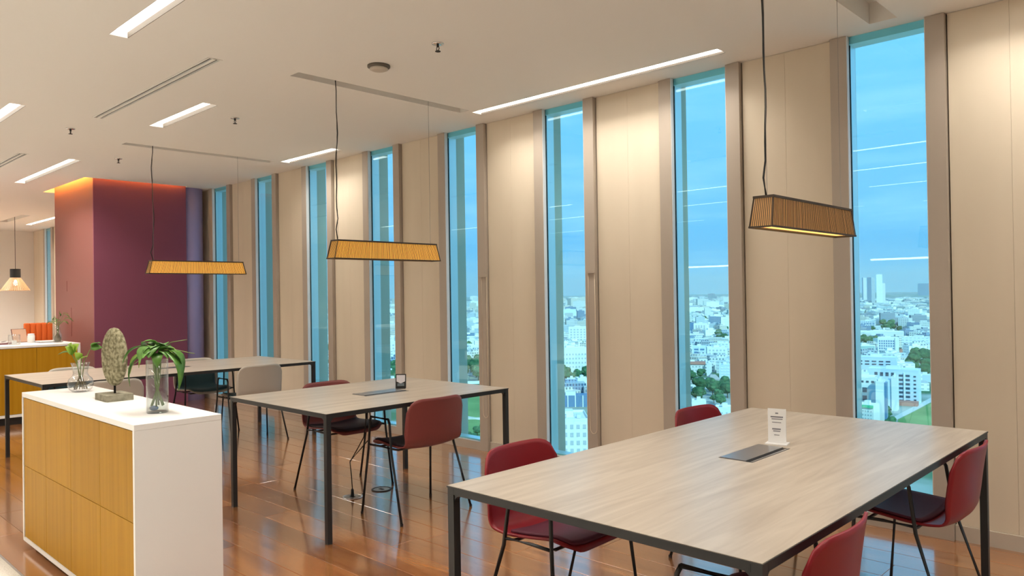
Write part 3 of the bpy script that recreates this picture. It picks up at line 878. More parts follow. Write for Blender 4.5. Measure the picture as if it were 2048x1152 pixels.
# vase B: tall cylinder with drooping plant
vx, vy = -3.60, 1.375
v = empty('cylinder_vase', (vx, vy, CZ)); tag(v, 'tall straight clear glass cylinder vase on the sideboard', 'vase')
profB = [(0.0, 0.0), (0.044, 0.0), (0.0475, 0.004), (0.0475, 0.12), (0.0475, 0.244)]
obj('glass', glass_vessel(profB, 0.003), m_vase, v, True)
obj('water', lathe(BM(), [(0.0, 0.008), (0.0438, 0.008), (0.0438, 0.165), (0.0, 0.165)], 32), m_water, v, True)
obj('blue_lump', (lambda b_: bmesh.ops.create_icosphere(b_, subdivisions=2, radius=0.020, matrix=Matrix.Translation((-0.010, -0.012, 0.021)) @ Matrix.Diagonal((1.1, 1.0, 0.6, 1))) and b_)(BM()), mat('lump_blue', (0.06, 0.16, 0.36), 0.2), v, True)  # small blue lump at the bottom of the vase
pB = empty('leafy_cutting', (vx, vy, CZ+0.012)); tag(pB, 'dark green drooping leafy cutting standing in the tall cylinder vase', 'plant')
rb = random.Random(11)
for k in range(6):
    a = k*1.05
    obj('stem', tube(BM(), [(0.028*math.cos(a+2.6), 0.028*math.sin(a+2.6), 0.02), (0.006*math.cos(a), 0.006*math.sin(a), 0.11), (0.018*math.cos(a), 0.018*math.sin(a), 0.24), (0.03*math.cos(a), 0.03*math.sin(a), 0.285)], [0.004, 0.0045, 0.003, 0.002], 6), m_stem, pB, True)
# leaves: (base, tip) in terms of image-right (s), up (z), depth (q)
Rv = Vector((rt.x, rt.y, 0)); Fv = Vector((fw.x, fw.y, 0)).normalized()
def lp(s, q, z): return Rv*s+Fv*q+Vector((0, 0, z))
for (s0, q0, z0_, s1, q1, z1_, w_, dr, m_) in (
    (-0.02, 0.0, 0.29, -0.155, -0.01, 0.215, 0.022, 0.22, m_leaf), (-0.02, -0.02, 0.28, -0.10, -0.05, 0.115, 0.024, 0.20, m_leaf),
    (-0.03, 0.01, 0.27, -0.135, 0.02, 0.165, 0.020, 0.22, m_leaf2), (0.0, -0.02, 0.285, 0.005, -0.09, 0.245, 0.038, 0.25, m_leaf),
    (0.0, 0.02, 0.285, -0.055, -0.02, 0.315, 0.030, 0.20, m_leaf), (0.02, 0.0, 0.285, 0.055, -0.03, 0.300, 0.030, 0.25, m_leaf),
    (0.02, 0.0, 0.28, 0.125, -0.01, 0.160, 0.026, 0.28, m_leaf), (0.03, -0.01, 0.28, 0.115, -0.04, 0.090, 0.024, 0.24, m_leaf),
    (0.02, 0.02, 0.27, 0.090, 0.03, 0.200, 0.024, 0.25, m_leaf2), (0.0, 0.02, 0.28, 0.02, 0.09, 0.26, 0.028, 0.25, m_leaf),
    (-0.01, 0.01, 0.28, -0.05, 0.08, 0.25, 0.026, 0.25, m_leaf)):
    leaf(pB, lp(s0, q0, z0_), lp(s1, q1, z1_), w_, dr, m_)
for k in range(16):
    a = k*2.4; ln = rb.uniform(0.07, 0.13); zt2 = rb.uniform(0.255, 0.295)
    c_, s_ = math.cos(a), math.sin(a)
    leaf(pB, lp(c_*0.018, s_*0.018, zt2), lp(c_*ln, s_*ln, zt2-rb.uniform(-0.03, 0.075)), rb.uniform(0.020, 0.030), rb.uniform(0.18, 0.32), m_leaf if k % 4 else m_leaf2)
for pts in ([lp(0, 0, 0.28), lp(0.06, 0.02, 0.31), lp(0.13, 0.02, 0.320)], [lp(0.02, 0, 0.27), lp(0.09, 0.0, 0.275), lp(0.17, 0.01, 0.255)], [lp(-0.02, 0, 0.26), lp(-0.08, 0.02, 0.235), lp(-0.15, 0.03, 0.19)]):
    obj('tendril', tube(BM(), pts, 0.0016, 5), m_stem, pB, True)

# ================================================================== COUNTER OBJECTS (far left)
CT = 0.890
v = empty('bottle_vase', (-10.30, 2.775, CT)); tag(v, 'small clear glass vase with twiggy plant at the end of the counter', 'vase')
obj('glass', glass_vessel([(0.0, 0.0), (0.040, 0.0), (0.046, 0.01), (0.046, 0.10), (0.032, 0.125), (0.026, 0.20)], 0.003, 24), m_vase, v, True)
pC = empty('twig_plant', (-10.30, 2.775, CT+0.01)); tag(pC, 'wispy dark green plant in the small vase on the counter', 'plant')
obj('roots', lathe(BM(), [(0.0, 0.0), (0.032, 0.004), (0.036, 0.05), (0.018, 0.09), (0.0, 0.10)], 10), m_root, pC, True)
for k, (s, z, q) in enumerate(((-0.05, 0.32, 0), (0.02, 0.38, 0.02), (0.13, 0.36, 0), (0.10, 0.26, 0.03), (-0.12, 0.26, 0.0), (0.0, 0.30, -0.03), (0.17, 0.30, 0.0))):
    obj('stem', tube(BM(), [lp(0, 0, 0.02), lp(s*0.06, q*0.3, 0.13), lp(s*0.10, q*0.4, 0.20), lp(s*0.6, q, max(z*0.98, 0.235)), lp(s, q, z*0.94)], 0.0024, 5), m_stem, pC, True)
    leaf(pC, lp(s*0.5, q, z*0.92), lp(s*1.15, q, z*0.80), 0.014, 0.15, m_leaf)
    zl = 0.20+0.4*(max(z*0.98, 0.235)-0.20)
    leaf(pC, lp(s*0.3, q*0.64, zl), lp(s*0.3-0.06, q-0.02, zl-0.01), 0.013, 0.15, m_leaf)
v = empty('jar', (-10.62, 2.575, CT)); tag(v, 'small white lidded jar on the counter', 'jar')
obj('body', lathe(BM(), [(0.0, 0.0), (0.038, 0.0), (0.040, 0.006), (0.040, 0.085), (0.034, 0.092), (0.0, 0.092)], 24), m_white, v, True)
obj('lid', lathe(BM(), [(0.0, 0.0925), (0.036, 0.0925), (0.036, 0.108), (0.0, 0.112)], 24), m_white, v, True)
v = empty('tray', (-10.60, 2.74, CT)); tag(v, 'flat grey tray with papers on the counter before the orange chair', 'tray')
obj('plate', bx(-0.17, 0.17, -0.13, 0.13, 0.0, 0.008), mat('tray_grey', (0.30, 0.30, 0.33), 0.4), v)
obj('papers', bx(-0.12, 0.12, -0.10, 0.08, 0.0085, 0.014), m_white, v)
v = empty('notebook', (-10.62, 2.20, CT), R(-25)); tag(v, 'dark notebook on a maroon folder lying at the edge of the counter', 'notebook')
obj('folder', bx(-0.12, 0.12, -0.17, 0.17, 0.0, 0.014), mat('folder_plum', (0.16, 0.03, 0.04), 0.5), v)
obj('cover', bx(-0.10, 0.10, -0.14, 0.14, 0.0145, 0.030), m_white, v)
obj('strap', bx(-0.10, 0.10, 0.08, 0.10, 0.0302, 0.0325), m_blackrub, v)
v = empty('glass_jar', (-10.32, 2.33, CT)); tag(v, 'wide pale glass jar on the counter beside the notebook', 'jar')
obj('glass', glass_vessel([(0.0, 0.0), (0.060, 0.0), (0.062, 0.005), (0.062, 0.08), (0.060, 0.12)], 0.003, 24), m_vase, v, True)
obj('sleeve', bx(-0.02, 0.02, -0.02, 0.02, 0.008, 0.05), m_white, v)
v = empty('folder', (-10.78, 2.50, CT), R(20)); tag(v, 'dark standing folder leaning back on the counter behind the white jar', 'folder')
o = obj('cover', bx(-0.004, 0.004, -0.09, 0.09, 0.0, 0.17), mat('folder_maroon', (0.12, 0.035, 0.035), 0.5), v); o.rotation_euler = (0, R(-14), 0); o.location = (0, 0, 0.002)
o = obj('sheet', bx(0.0045, 0.0075, -0.085, 0.085, 0.004, 0.165), mat('folder_paper', (0.62, 0.40, 0.28), 0.6), v); o.rotation_euler = (0, R(-14), 0); o.location = (0, 0, 0.002)
# orange lounge chair behind the counter
v = empty('lounge_chair', (-11.75, 2.93, 0), R(180)); tag(v, 'bright orange upholstered high chair behind the counter', 'chair')
m_orange = mat('orange_fabric', (0.70, 0.13, 0.015), 0.7)
b_ = BM()
nseg = 5
for k in range(nseg):
    ya = -0.165+0.33*k/nseg
    box(b_, -0.05, 0.03, ya, ya+0.33/nseg, 0.74, 1.10, 0.014)
obj('backrest', b_, m_orange, v, True)
obj('seat', bx(-0.05, 0.36, -0.20, 0.20, 0.62, 0.735, 0.02), m_orange, v, True)
for (xa, ya) in ((-0.02, -0.17), (-0.02, 0.17), (0.33, -0.17), (0.33, 0.17)):
    obj('leg', tube(BM(), [(xa*1.05, ya*1.05, 0), (xa, ya, 0.625)], 0.012, 8), m_black, v)

# ================================================================== TABLE OBJECTS
ZT = 0.737
v = empty('table_sign', (-1.445, 3.135, ZT), R(12)); tag(v, 'upright white printed card holder beside the power box of the large table', 'sign')
m_acr = mat('card_white', (0.82, 0.82, 0.82), 0.35); m_ink = mat('ink_grey', (0.22, 0.22, 0.25), 0.6)
obj('foot', bx(-0.045, 0.045, -0.035, 0.035, 0.0, 0.004), m_acr, v)
card = obj('card', bx(-0.0375, 0.0375, -0.0025, 0.0025, 0.0045, 0.150), m_acr, v)
for (za, zb, xa, xb) in ((0.128, 0.134, -0.006, 0.006), (0.112, 0.118, -0.026, 0.026), (0.104, 0.108, -0.022, 0.024), (0.090, 0.093, -0.020, 0.018), (0.060, 0.066, -0.020, 0.016), (0.052, 0.056, -0.016, 0.014), (0.036, 0.039, -0.012, 0.010)):
    obj('print_line', bx(xa, xb, -0.0030, -0.0026, za, zb), m_ink, card)
v = empty('phone_stand', (-4.318, 3.33, ZT), R(48)); tag(v, 'small black framed display leaning on a stand beside the power box', 'display')
o = obj('body', bx(-0.037, 0.037, -0.004, 0.004, 0.0, 0.098, 0.0015), m_blackrub, v); o.rotation_euler = (R(-14), 0, 0); o.location = (0, 0, 0.004)
o2 = obj('screen', bx(-0.030, 0.030, -0.0056, -0.0045, 0.045, 0.090), mat('screen_pale', (0.62, 0.60, 0.64), 0.3), o)
obj('screen_lower', bx(-0.024, 0.024, -0.0056, -0.0045, 0.012, 0.032), mat('screen_grey', (0.12, 0.15, 0.17), 0.3), o)
b_ = BM(); prism(b_, [(-0.030, 0.045), (0.030, 0.045), (0.0, 0.030)], -0.0056, -0.0045, lambda x, y, z: (x, z, y)); obj('screen_tip', b_, MATS['screen_pale'], o)
obj('foot', bx(-0.035, 0.035, -0.03, 0.02, 0.0, 0.004), m_blackrub, v)

# floor boxes + cable
def floor_box(x, y, label, ringm):
    v = empty('floor_box', (x, y, 0)); tag(v, label, 'floor outlet', 'round floor outlets under the second table')
    obj('ring', lathe(BM(), [(0.058, 0.0003), (0.072, 0.0003), (0.072, 0.004), (0.070, 0.006), (0.060, 0.006), (0.058, 0.004), (0.058, 0.0003)], 36), ringm, v, True)
    obj('cover', lathe(BM(), [(0.0, 0.0003), (0.0575, 0.0003), (0.0575, 0.003), (0.0, 0.003)], 30), m_steel, v)
    obj('slot', bx(-0.022, 0.022, -0.012, 0.012, 0.0032, 0.0045), m_blackrub, v)
    return v
floor_box(-4.476, 3.018, 'chrome ringed round floor outlet with a cable plugged in', m_chrome)
floor_box(-4.487, 3.273, 'dark ringed round floor outlet without a cable', m_black)
v = empty('power_cable', (-4.476, 3.018, 0)); tag(v, 'black power cable hanging from the second table down to the floor outlet', 'cable')
obj('plug', lathe(BM(), [(0.0, 0.0048), (0.012, 0.0048), (0.010, 0.05), (0.005, 0.06), (0.0, 0.06)], 10), m_blackrub, v, True)
obj('lead', tube(BM(), [(0, 0, 0.055), (-0.005, -0.002, 0.14), (-0.025, 0.0, 0.24), (0.03, 0.03, 0.34), (0.08, 0.045, 0.42), (0.10, 0.05, 0.52), (0.115, 0.04, 0.6), (0.20, 0.02, 0.672)], 0.0038, 6), m_blackrub, v, True)
obj('lead', tube(BM(), [(-0.025, 0.0, 0.245), (0.05, 0.045, 0.34), (0.10, 0.07, 0.40), (0.13, 0.075, 0.52), (0.13, 0.06, 0.6), (0.20, 0.03, 0.672)], 0.0038, 6), m_blackrub, v, True)

# blind chains
m_chain = mat('bead_chain', (0.72, 0.62, 0.48), 0.5)
for i, (xr, zb, lab) in enumerate(((-3.700, 0.30, 'beige bead chain hanging in a loop by the window over the large table'), (-4.905, 0.30, 'beige bead chain hanging in a loop by the window behind the second table'))):
    v = empty('bead_chain', (xr+0.055, W-0.004, 0)); tag(v, lab, 'chain', 'blind chains')
    pts = [(-0.028, 0, 1.55), (-0.030, 0, 0.9), (-0.030, 0, zb+0.06)]
    for k in range(1, 8):
        a = PI+PI*k/8; pts.append((0.034*math.cos(a)+0.004, -0.002*math.sin(PI*k/8), zb+0.045+0.045*math.sin(a)))
    pts += [(0.038, 0, zb+0.06), (0.036, 0, 0.9), (0.034, 0, 1.55)]
    obj('loop', tube(BM(), pts, 0.0019, 6), m_chain, v, True)
    obj('bracket', bx(-0.036, 0.042, -0.006, 0.0035, 1.55, 1.58), m_frame, v)
# ================================================================== CITY
def facade_mat(name, wall, win, bw=3.4, rh=3.3, mort=0.9, roof=(0.55, 0.55, 0.54)):
    m = mat(name, wall, 0.8, spec=0.2); nt = m.node_tree; b = bsdf(m)
    t = N(nt, 'ShaderNodeTexCoord'); s = N(nt, 'ShaderNodeSeparateXYZ'); L(nt, t.outputs['Object'], s.inputs[0])
    a = N(nt, 'ShaderNodeMath', operation='ADD'); L(nt, s.outputs['X'], a.inputs[0]); L(nt, s.outputs['Y'], a.inputs[1])
    c = N(nt, 'ShaderNodeCombineXYZ'); L(nt, a.outputs[0], c.inputs['X']); L(nt, s.outputs['Z'], c.inputs['Y'])
    br = N(nt, 'ShaderNodeTexBrick'); L(nt, c.outputs[0], br.inputs['Vector'])
    br.offset = 0.0
    br.inputs['Scale'].default_value = 1.0; br.inputs['Brick Width'].default_value = bw; br.inputs['Row Height'].default_value = rh
    br.inputs['Mortar Size'].default_value = mort; br.inputs['Mortar Smooth'].default_value = 0.1
    br.inputs['Color1'].default_value = (*win, 1); br.inputs['Color2'].default_value = (*[x*1.5 for x in win], 1); br.inputs['Mortar'].default_value = (*wall, 1)
    g = N(nt, 'ShaderNodeNewGeometry'); s2 = N(nt, 'ShaderNodeSeparateXYZ'); L(nt, g.outputs['Normal'], s2.inputs[0])
    gt = N(nt, 'ShaderNodeMath', operation='GREATER_THAN'); L(nt, s2.outputs['Z'], gt.inputs[0]); gt.inputs[1].default_value = 0.5
    mx = N(nt, 'ShaderNodeMixRGB'); L(nt, gt.outputs[0], mx.inputs[0]); L(nt, br.outputs[0], mx.inputs[1]); mx.inputs[2].default_value = (*roof, 1)
    L(nt, mx.outputs[0], b.inputs['Base Color'])
    return m
FM = [facade_mat('facade_white', (0.72, 0.72, 0.70), (0.20, 0.24, 0.28)), facade_mat('facade_cream', (0.68, 0.65, 0.58), (0.18, 0.20, 0.22), 3.0, 3.2, 0.8),
      facade_mat('facade_pale', (0.56, 0.62, 0.67), (0.15, 0.20, 0.26), 4.0, 3.3, 1.0), facade_mat('facade_grey', (0.36, 0.41, 0.46), (0.09, 0.13, 0.18), 3.0, 3.4, 0.7),
      facade_mat('facade_blue', (0.24, 0.35, 0.48), (0.07, 0.12, 0.20), 2.4, 3.4, 0.5), facade_mat('facade_bright', (0.90, 0.90, 0.88), (0.45, 0.49, 0.53), 5.0, 3.3, 1.2)]
m_cw = mat('city_white', (0.76, 0.76, 0.74), 0.8, spec=0.2); m_cp = mat('city_pale_blue', (0.62, 0.70, 0.80), 0.8, spec=0.2); m_cg = mat('city_grey', (0.46, 0.49, 0.52), 0.8, spec=0.2)
m_cr = mat('city_red_roof', (0.55, 0.25, 0.20), 0.8, spec=0.2); m_ct = mat('city_green_trim', (0.05, 0.55, 0.30), 0.7); m_cgr = mat('city_green_roof', (0.32, 0.48, 0.46), 0.8)
m_cwin = mat('city_window', (0.06, 0.09, 0.13), 0.35); m_cbl = mat('city_blue_glass', (0.10, 0.22, 0.38), 0.3)
m_croof = mat('city_roof', (0.60, 0.60, 0.58), 0.9, spec=0.1); m_croad = mat('road_pale', (0.62, 0.60, 0.57), 0.9)
m_tree = noise_col(mat('tree_green', rough=0.9, spec=0.1), (0.030, 0.095, 0.050), (0.11, 0.22, 0.10), (1, 1, 1), 0.5, 4, 0.35, 0.68, rnd=True)
m_grass = noise_col(mat('grass_field', rough=0.95, spec=0.1), (0.14, 0.26, 0.09), (0.24, 0.37, 0.14), (1, 1, 1), 0.03, 5)
m_ground = noise_col(mat('city_ground', rough=0.95, spec=0.1), (0.10, 0.19, 0.10), (0.46, 0.47, 0.44), (1, 1, 1), 0.011, 8, 0.42, 0.60)
struct('ground', bx(-16000, 3000, 40, 16000, GROUND-2, GROUND), m_ground)

PLACED = []   # ground rectangles already taken: centre, half sizes, axis angle
def rect_of(p, rz, x0, x1, y0, y1):
    c, s_ = math.cos(rz), math.sin(rz); mx, my = (x0+x1)/2, (y0+y1)/2
    return (p.x+c*mx-s_*my, p.y+s_*mx+c*my, (x1-x0)/2, (y1-y0)/2, rz)
def clash(a, b):
    dx, dy = b[0]-a[0], b[1]-a[1]
    if dx*dx+dy*dy > (math.hypot(a[2], a[3])+math.hypot(b[2], b[3]))**2: return False
    for rz in (a[4], a[4]+PI/2, b[4], b[4]+PI/2):
        c, s_ = math.cos(rz), math.sin(rz)
        ra = a[2]*abs(math.cos(a[4]-rz))+a[3]*abs(math.sin(a[4]-rz)); rb_ = b[2]*abs(math.cos(b[4]-rz))+b[3]*abs(math.sin(b[4]-rz))
        if abs(dx*c+dy*s_) > ra+rb_: return False
    return True
_cell = {}
def take(r_):
    PLACED.append(r_); e_ = math.hypot(r_[2], r_[3])
    for a in range(int((r_[0]-e_)//150), int((r_[0]+e_)//150)+1):
        for b in range(int((r_[1]-e_)//150), int((r_[1]+e_)//150)+1):
            _cell.setdefault((a, b), []).append(r_)
def free(r_):
    k0, k1 = int(r_[0]//150), int(r_[1]//150)
    for a in (-1, 0, 1):
        for b in (-1, 0, 1):
            for q in _cell.get((k0+a, k1+b), ()):
                if clash(r_, q): return False
    return True
def depth_of(p): return (p-CAMPOS).dot(fw)
def place(pxl, pxr, ybase):
    p = on_z((pxl+pxr)/2, ybase, GROUND); d = depth_of(p)
    return p, d, d/FPX
_wm = {}
def unit_window(m):
    if m.name not in _wm:
        b_ = BM(); box(b_, -0.5, 0.5, -0.5, 0.5, -0.5, 0.5)
        me = bpy.data.meshes.new('window'); bmesh.ops.recalc_face_normals(b_, faces=b_.faces[:]); b_.to_mesh(me); b_.free(); me.materials.append(m)
        _wm[m.name] = me
    return _wm[m.name]
def building(name, pxl, pxr, ytop, ybase, dep, m, label, rot=0.0, grids=(), extras=(), cat='building', roofm=None, group=None):
    """front face spans pxl..pxr with its foot on the ground at ybase; x local = image right, -y local = towards the viewer"""
    p, d, s = place(pxl, pxr, ybase)
    az = math.atan2(-(p.x), p.y)
    rz = az+R(rot)
    wd = (pxr-pxl)*s; hh = (ybase-ytop)*s
    r = empty(name, p, rz); tag(r, label, cat, group)
    hw = wd/2
    obj('body', bx(-hw, hw, 0.0, dep, 0.0, hh), m, r)
    par = BM(); t = 0.35; ph = 1.1
    box(par, -hw, hw, -0.1, t, hh, hh+ph); box(par, -hw, hw, dep-t, dep, hh, hh+ph); box(par, -hw, -hw+t, t, dep-t, hh, hh+ph); box(par, hw-t, hw, t, dep-t, hh, hh+ph)
    obj('parapet', par, roofm or m, r)
    obj('roof_hut', bx(-hw*0.3, hw*0.25, dep*0.4, dep*0.7, hh, hh+3.0), m_cw, r)
    for (nc, nr, u0, u1, v0, v1, fu, fv, wm) in grids:
        for i in range(nc):
            for j in range(nr):
                u = u0+(u1-u0)*(i+0.5)/nc; v = v0+(v1-v0)*(j+0.5)/nr
                o = bpy.data.objects.new('window', unit_window(wm)); COL.objects.link(o); o.parent = r
                o.location = ((u-0.5)*wd, 0.0, v*hh); o.scale = ((u1-u0)/nc*fu*wd, 0.5, (v1-v0)/nr*fv*hh)
    for (nm, u0, u1, v0, v1, y0_, y1_, em) in extras:
        obj(nm, bx((u0-0.5)*wd, (u1-0.5)*wd, y0_, y1_, v0*hh, v1*hh), em, r)
    take(rect_of(p, rz, -hw-2, hw+2, -2, dep+1))
    return r
B = building
LAWN_Z = 0.03     # turf thickness of the lawn and the field
def low_wall(pxl, pxr, ytop, ybase, th, label, m, base=0.0):
    p, d, sc = place(pxl, pxr, ybase); p = p.copy(); p.z = GROUND+base
    rz = math.atan2(-p.x, p.y); hw = (pxr-pxl)*sc/2; hh = (ybase-ytop)*sc
    r = empty('terrace_wall', p, rz); tag(r, label, 'wall')
    obj('body', bx(-hw, hw, 0, th, 0, hh-0.12), m, r)
    obj('coping', bx(-hw, hw, -0.08, th+0.08, hh-0.12, hh), m_croof, r)
    take(rect_of(p, rz, -hw, hw, -1, th+1))
# --- seen through the window beside the large table's open side
B('tower', 1725, 1733.5, 556, 601, 30, m_cw, 'slim white tower left of the blue one in the far tower cluster', extras=(('stripe', 0.0, 0.25, 0, 1.02, -0.6, 0.2, m_cbl),))
B('tower', 1735, 1743, 555, 604, 30, FM[4], 'tower coloured blue for its shaded side in the middle of the far tower cluster')  # shade on this side of the cluster put into the facade colour
B('tower', 1744, 1750, 556, 606, 30, FM[2], 'narrow pale tower beside the tallest tower of the far cluster')
B('tower', 1754, 1765, 549, 607, 30, FM[5], 'tallest white tower of the far cluster with stepped shoulder', extras=(('shoulder', 1.0, 1.45, 0, 0.70, 2, 28, m_cw),))
B('tower', 1837, 1857, 567, 591, 60, FM[4], 'broad hazy blue block alone on the horizon')
B('office_block', 1722, 1749, 643, 662, 20, FM[2], 'pale blue office block below the far tower cluster', grids=((5, 3, 0.02, 0.98, 0.1, 0.9, 0.6, 0.5, m_cbl),))
B('office_block', 1815, 1838, 646, 664, 18, FM[4], 'blue-grey office block among trees in the middle distance')
B('warehouse', 1718, 1803, 664, 677, 26, m_cw, 'long low white hall with flat roof in front of the tree belt', extras=(('canopy', 0.0, 0.55, 0.30, 0.45, -3, 0, m_cg),))
B('apartment_block', 1806, 1862, 676, 703, 24, FM[5], 'white block with pale roof beside the gridded block', rot=-14, extras=(('dark_strip', 0.45, 0.62, 0.2, 0.55, -0.5, 0, m_cgr),))
B('apartment_block', 1758, 1796, 677, 711, 16, m_cw, 'white apartment block with a dense blue window grid', grids=((7, 6, 0.04, 0.80, 0.06, 0.92, 0.62, 0.6, m_cbl),), extras=(('stair_tower', 0.82, 1.0, 0, 1.06, -1.2, 4, m_cw),))
B('hall', 1716, 1750, 692, 713, 22, m_cw, 'low hall with a sea-green sloping roof', rot=16, extras=(('green_roof', 0.06, 0.95, 0.55, 1.0, -1.0, 0.0, m_cgr),))
B('slab_block', 1716, 1788, 716, 762, 15, m_cp, 'pale blue slab block with paired windows in two rows', grids=((5, 2, 0.02, 0.90, 0.66, 0.92, 0.62, 0.42, m_cwin), (5, 2, 0.02, 0.90, 0.2, 0.5, 0.62, 0.42, m_cwin)), rot=-6)
B('slab_block', 1740, 1832, 741, 807, 15, FM[2] if False else m_cp, 'light blue-grey block with seven rows of dark windows and a low pink annex', rot=-8,  # bluish shade of the front put into the block's colour
  grids=((2, 7, 0.60, 0.86, 0.04, 0.92, 0.62, 0.5, m_cwin), (1, 7, 0.88, 0.98, 0.08, 0.90, 0.45, 0.4, m_cwin), (4, 1, 0.12, 0.56, 0.80, 0.96, 0.55, 0.7, m_cwin)), extras=(('annex', 0.52, 1.0, 0, 0.12, -9, -0.3, m_cr), ('mullion', 0.715, 0.735, 0.04, 0.95, -0.7, 0, m_cw)))
B('stair_tower_block', 1784, 1794, 757, 822, 12, m_cw, 'narrow white windowless slab standing before the block with dark windows', extras=(('glass_side', -0.9, -0.02, 0.05, 0.95, 1, 10, m_cp),), rot=-6)
B('stair_tower_block', 1753, 1768, 766, 846, 12, m_cw, 'broad white windowless slab beside the balcony block', extras=(('recess', 1.0, 1.28, 0, 1.0, 2, 10, m_cbl),), rot=-6)
B('balcony_block', 1710, 1752, 757, 838, 14, m_cw, 'white balcony block with dark loggias left of the windowless slab', grids=((4, 1, 0.05, 0.95, 0.88, 0.97, 0.5, 0.5, m_cwin), (2, 2, 0.08, 0.62, 0.42, 0.82, 0.7, 0.6, m_cwin)), extras=(('balcony', 0.7, 0.98, 0.2, 0.84, -0.6, 0, m_cp),), rot=-4)
B('low_block', 1712, 1747, 812, 852, 10, m_cw, 'low white block with a bright green roof edge', extras=(('green_edge', 0.0, 1.0, 0.93, 1.06, -0.8, 0.1, m_ct),), grids=((6, 3, 0.05, 0.95, 0.3, 0.85, 0.35, 0.3, m_cg),), rot=-22)
B('low_block', 1835, 1866, 752, 764, 10, m_cp, 'low pale blue block beside the block with seven window rows')
B('small_house', 1800, 1813, 700, 708, 9, m_cr, 'small red house beside the gridded apartment block')
# --- seen through the window between the large table and the next
B('office_block', 1364, 1388, 647, 666, 16, m_cbl, 'dark blue glass office block with white piers', extras=tuple(('pier', u, u+0.04, 0, 1.02, -0.8, 0, m_cw) for u in (0.0, 0.3, 0.62, 0.96)))
B('office_block', 1389, 1415, 648, 668, 16, m_cw, 'white ribbed office block joined to the dark blue one', grids=((4, 1, 0.05, 0.85, 0.1, 0.9, 0.55, 0.95, m_cg),))
B('office_block', 1420, 1456, 634, 655, 18, FM[4], 'blue office block half hidden behind trees')
B('long_hall', 1360, 1418, 616, 629, 20, m_cw, 'long white building before the horizon')
B('apartment_block', 1386, 1412, 694, 727, 14, m_cp, 'pale blue apartment wing with white corner strips', grids=((2, 5, 0.05, 0.95, 0.06, 0.94, 0.7, 0.55, m_cbl),), extras=(('strip', 0.46, 0.54, 0, 1.0, -0.6, 0, m_cw),))
B('apartment_block', 1415, 1454, 696, 724, 12, m_cw, 'white apartment wing with a square window grid', grids=((5, 4, 0.05, 0.95, 0.06, 0.94, 0.5, 0.5, m_cg),), rot=8)
B('school', 1356, 1410, 727, 750, 12, m_cw, 'long building with a reddish roof and rows of small windows', roofm=m_cr, grids=((8, 2, 0.02, 0.98, 0.25, 0.9, 0.45, 0.4, m_cg),), extras=(('tiled_roof', -0.01, 1.01, 0.92, 1.14, -1, 11, m_cr),))
B('gable_block', 1413.5, 1424, 728, 752, 8, m_cw, 'narrow white gable end beside the reddish roof')
B('office_block', 1439, 1462, 731, 758, 12, m_cp, 'light blue block with flat roof at the edge of the trees', grids=((3, 4, 0.1, 0.9, 0.1, 0.9, 0.6, 0.35, m_cw),))
B('low_block', 1384, 1412, 803, 814, 8, m_cw, 'low white shed under the tree mass')
B('low_block', 1432, 1470, 818, 846, 12, m_cw, 'white flat block with two small windows below the tree mass', grids=((2, 1, 0.2, 0.7, 0.55, 0.85, 0.3, 0.4, m_cg),))
def gable_house(pxl, pxr, ytop, ybase, dep, label, rot, wallm, roofm):
    p, d, s = place(pxl, pxr, ybase); rz = math.atan2(-p.x, p.y)+R(rot)
    wd = (pxr-pxl)*s; hh = (ybase-ytop)*s; hw = wd/2
    r = empty('house', p, rz); tag(r, label, 'building')
    obj('walls', bx(-hw, hw, 0, dep, 0, hh*0.5), wallm, r)
    b_ = BM(); e = 0.8
    lo = [(-hw-e, -e, hh*0.5), (hw+e, -e, hh*0.5), (hw+e, dep+e, hh*0.5), (-hw-e, dep+e, hh*0.5)]
    hi = [(-hw*0.55, dep/2, hh), (hw*0.55, dep/2, hh)]
    v_ = [b_.verts.new(q) for q in lo+hi]
    for f in ((0, 1, 5, 4), (1, 2, 5), (2, 3, 4, 5), (3, 0, 4), (0, 3, 2, 1)): b_.faces.new([v_[i] for i in f])
    obj('roof', b_, roofm, r)
    take(rect_of(p, rz, -hw-1, hw+1, -1, dep+1))
m_hip = mat('city_grey_tile', (0.42, 0.38, 0.36), 0.9)
gable_house(1377, 1414, 758, 777, 24, 'white house with a grey hipped roof among trees', -10, m_cw, m_hip)
gable_house(1421, 1440, 750, 768, 12, 'second grey hipped roof behind the white house', 20, m_cw, m_hip)
# --- next window
B('apartment_block', 1112, 1176, 697, 752, 14, FM[0] if False else m_cw, 'wide white apartment block with six rows of small windows and a dark blue panel', rot=10,
  grids=((8, 5, 0.2, 0.98, 0.10, 0.86, 0.42, 0.4, m_cg), (1, 4, 0.03, 0.15, 0.05, 0.7, 0.5, 0.45, m_cg)), extras=(('blue_panel', 0.06, 0.18, 0.78, 0.98, -0.7, 0, m_cbl),))
B('apartment_block', 1138, 1174, 655, 690, 14, m_cw, 'white apartment block with five window columns behind the wide one', grids=((5, 6, 0.04, 0.96, 0.08, 0.95, 0.5, 0.55, m_cg),))
B('office_block', 1122, 1152, 619, 636, 18, m_cp, 'pale block with a blank blue front in the distance', extras=(('front', 0.25, 0.8, 0.1, 0.6, -1, 0, m_cg),))
B('office_block', 1154, 1172, 617, 638, 18, FM[0], 'white distant block beside the blank blue front')
B('hall', 1134, 1153, 760, 776, 10, m_cp, 'pale blue flat hall with one dark window', grids=((1, 1, 0.3, 0.7, 0.3, 0.7, 0.7, 0.6, m_cbl),))
B('hall', 1155, 1178, 758, 779, 10, m_cw, 'white flat hall beside the pale blue hall', rot=14)
B('market_hall', 1105, 1178, 781, 792, 14, m_croof, 'long low hall with a pinkish roof', extras=(('pink_roof', 0, 1, 0.9, 1.25, -2, 14, m_cr),))
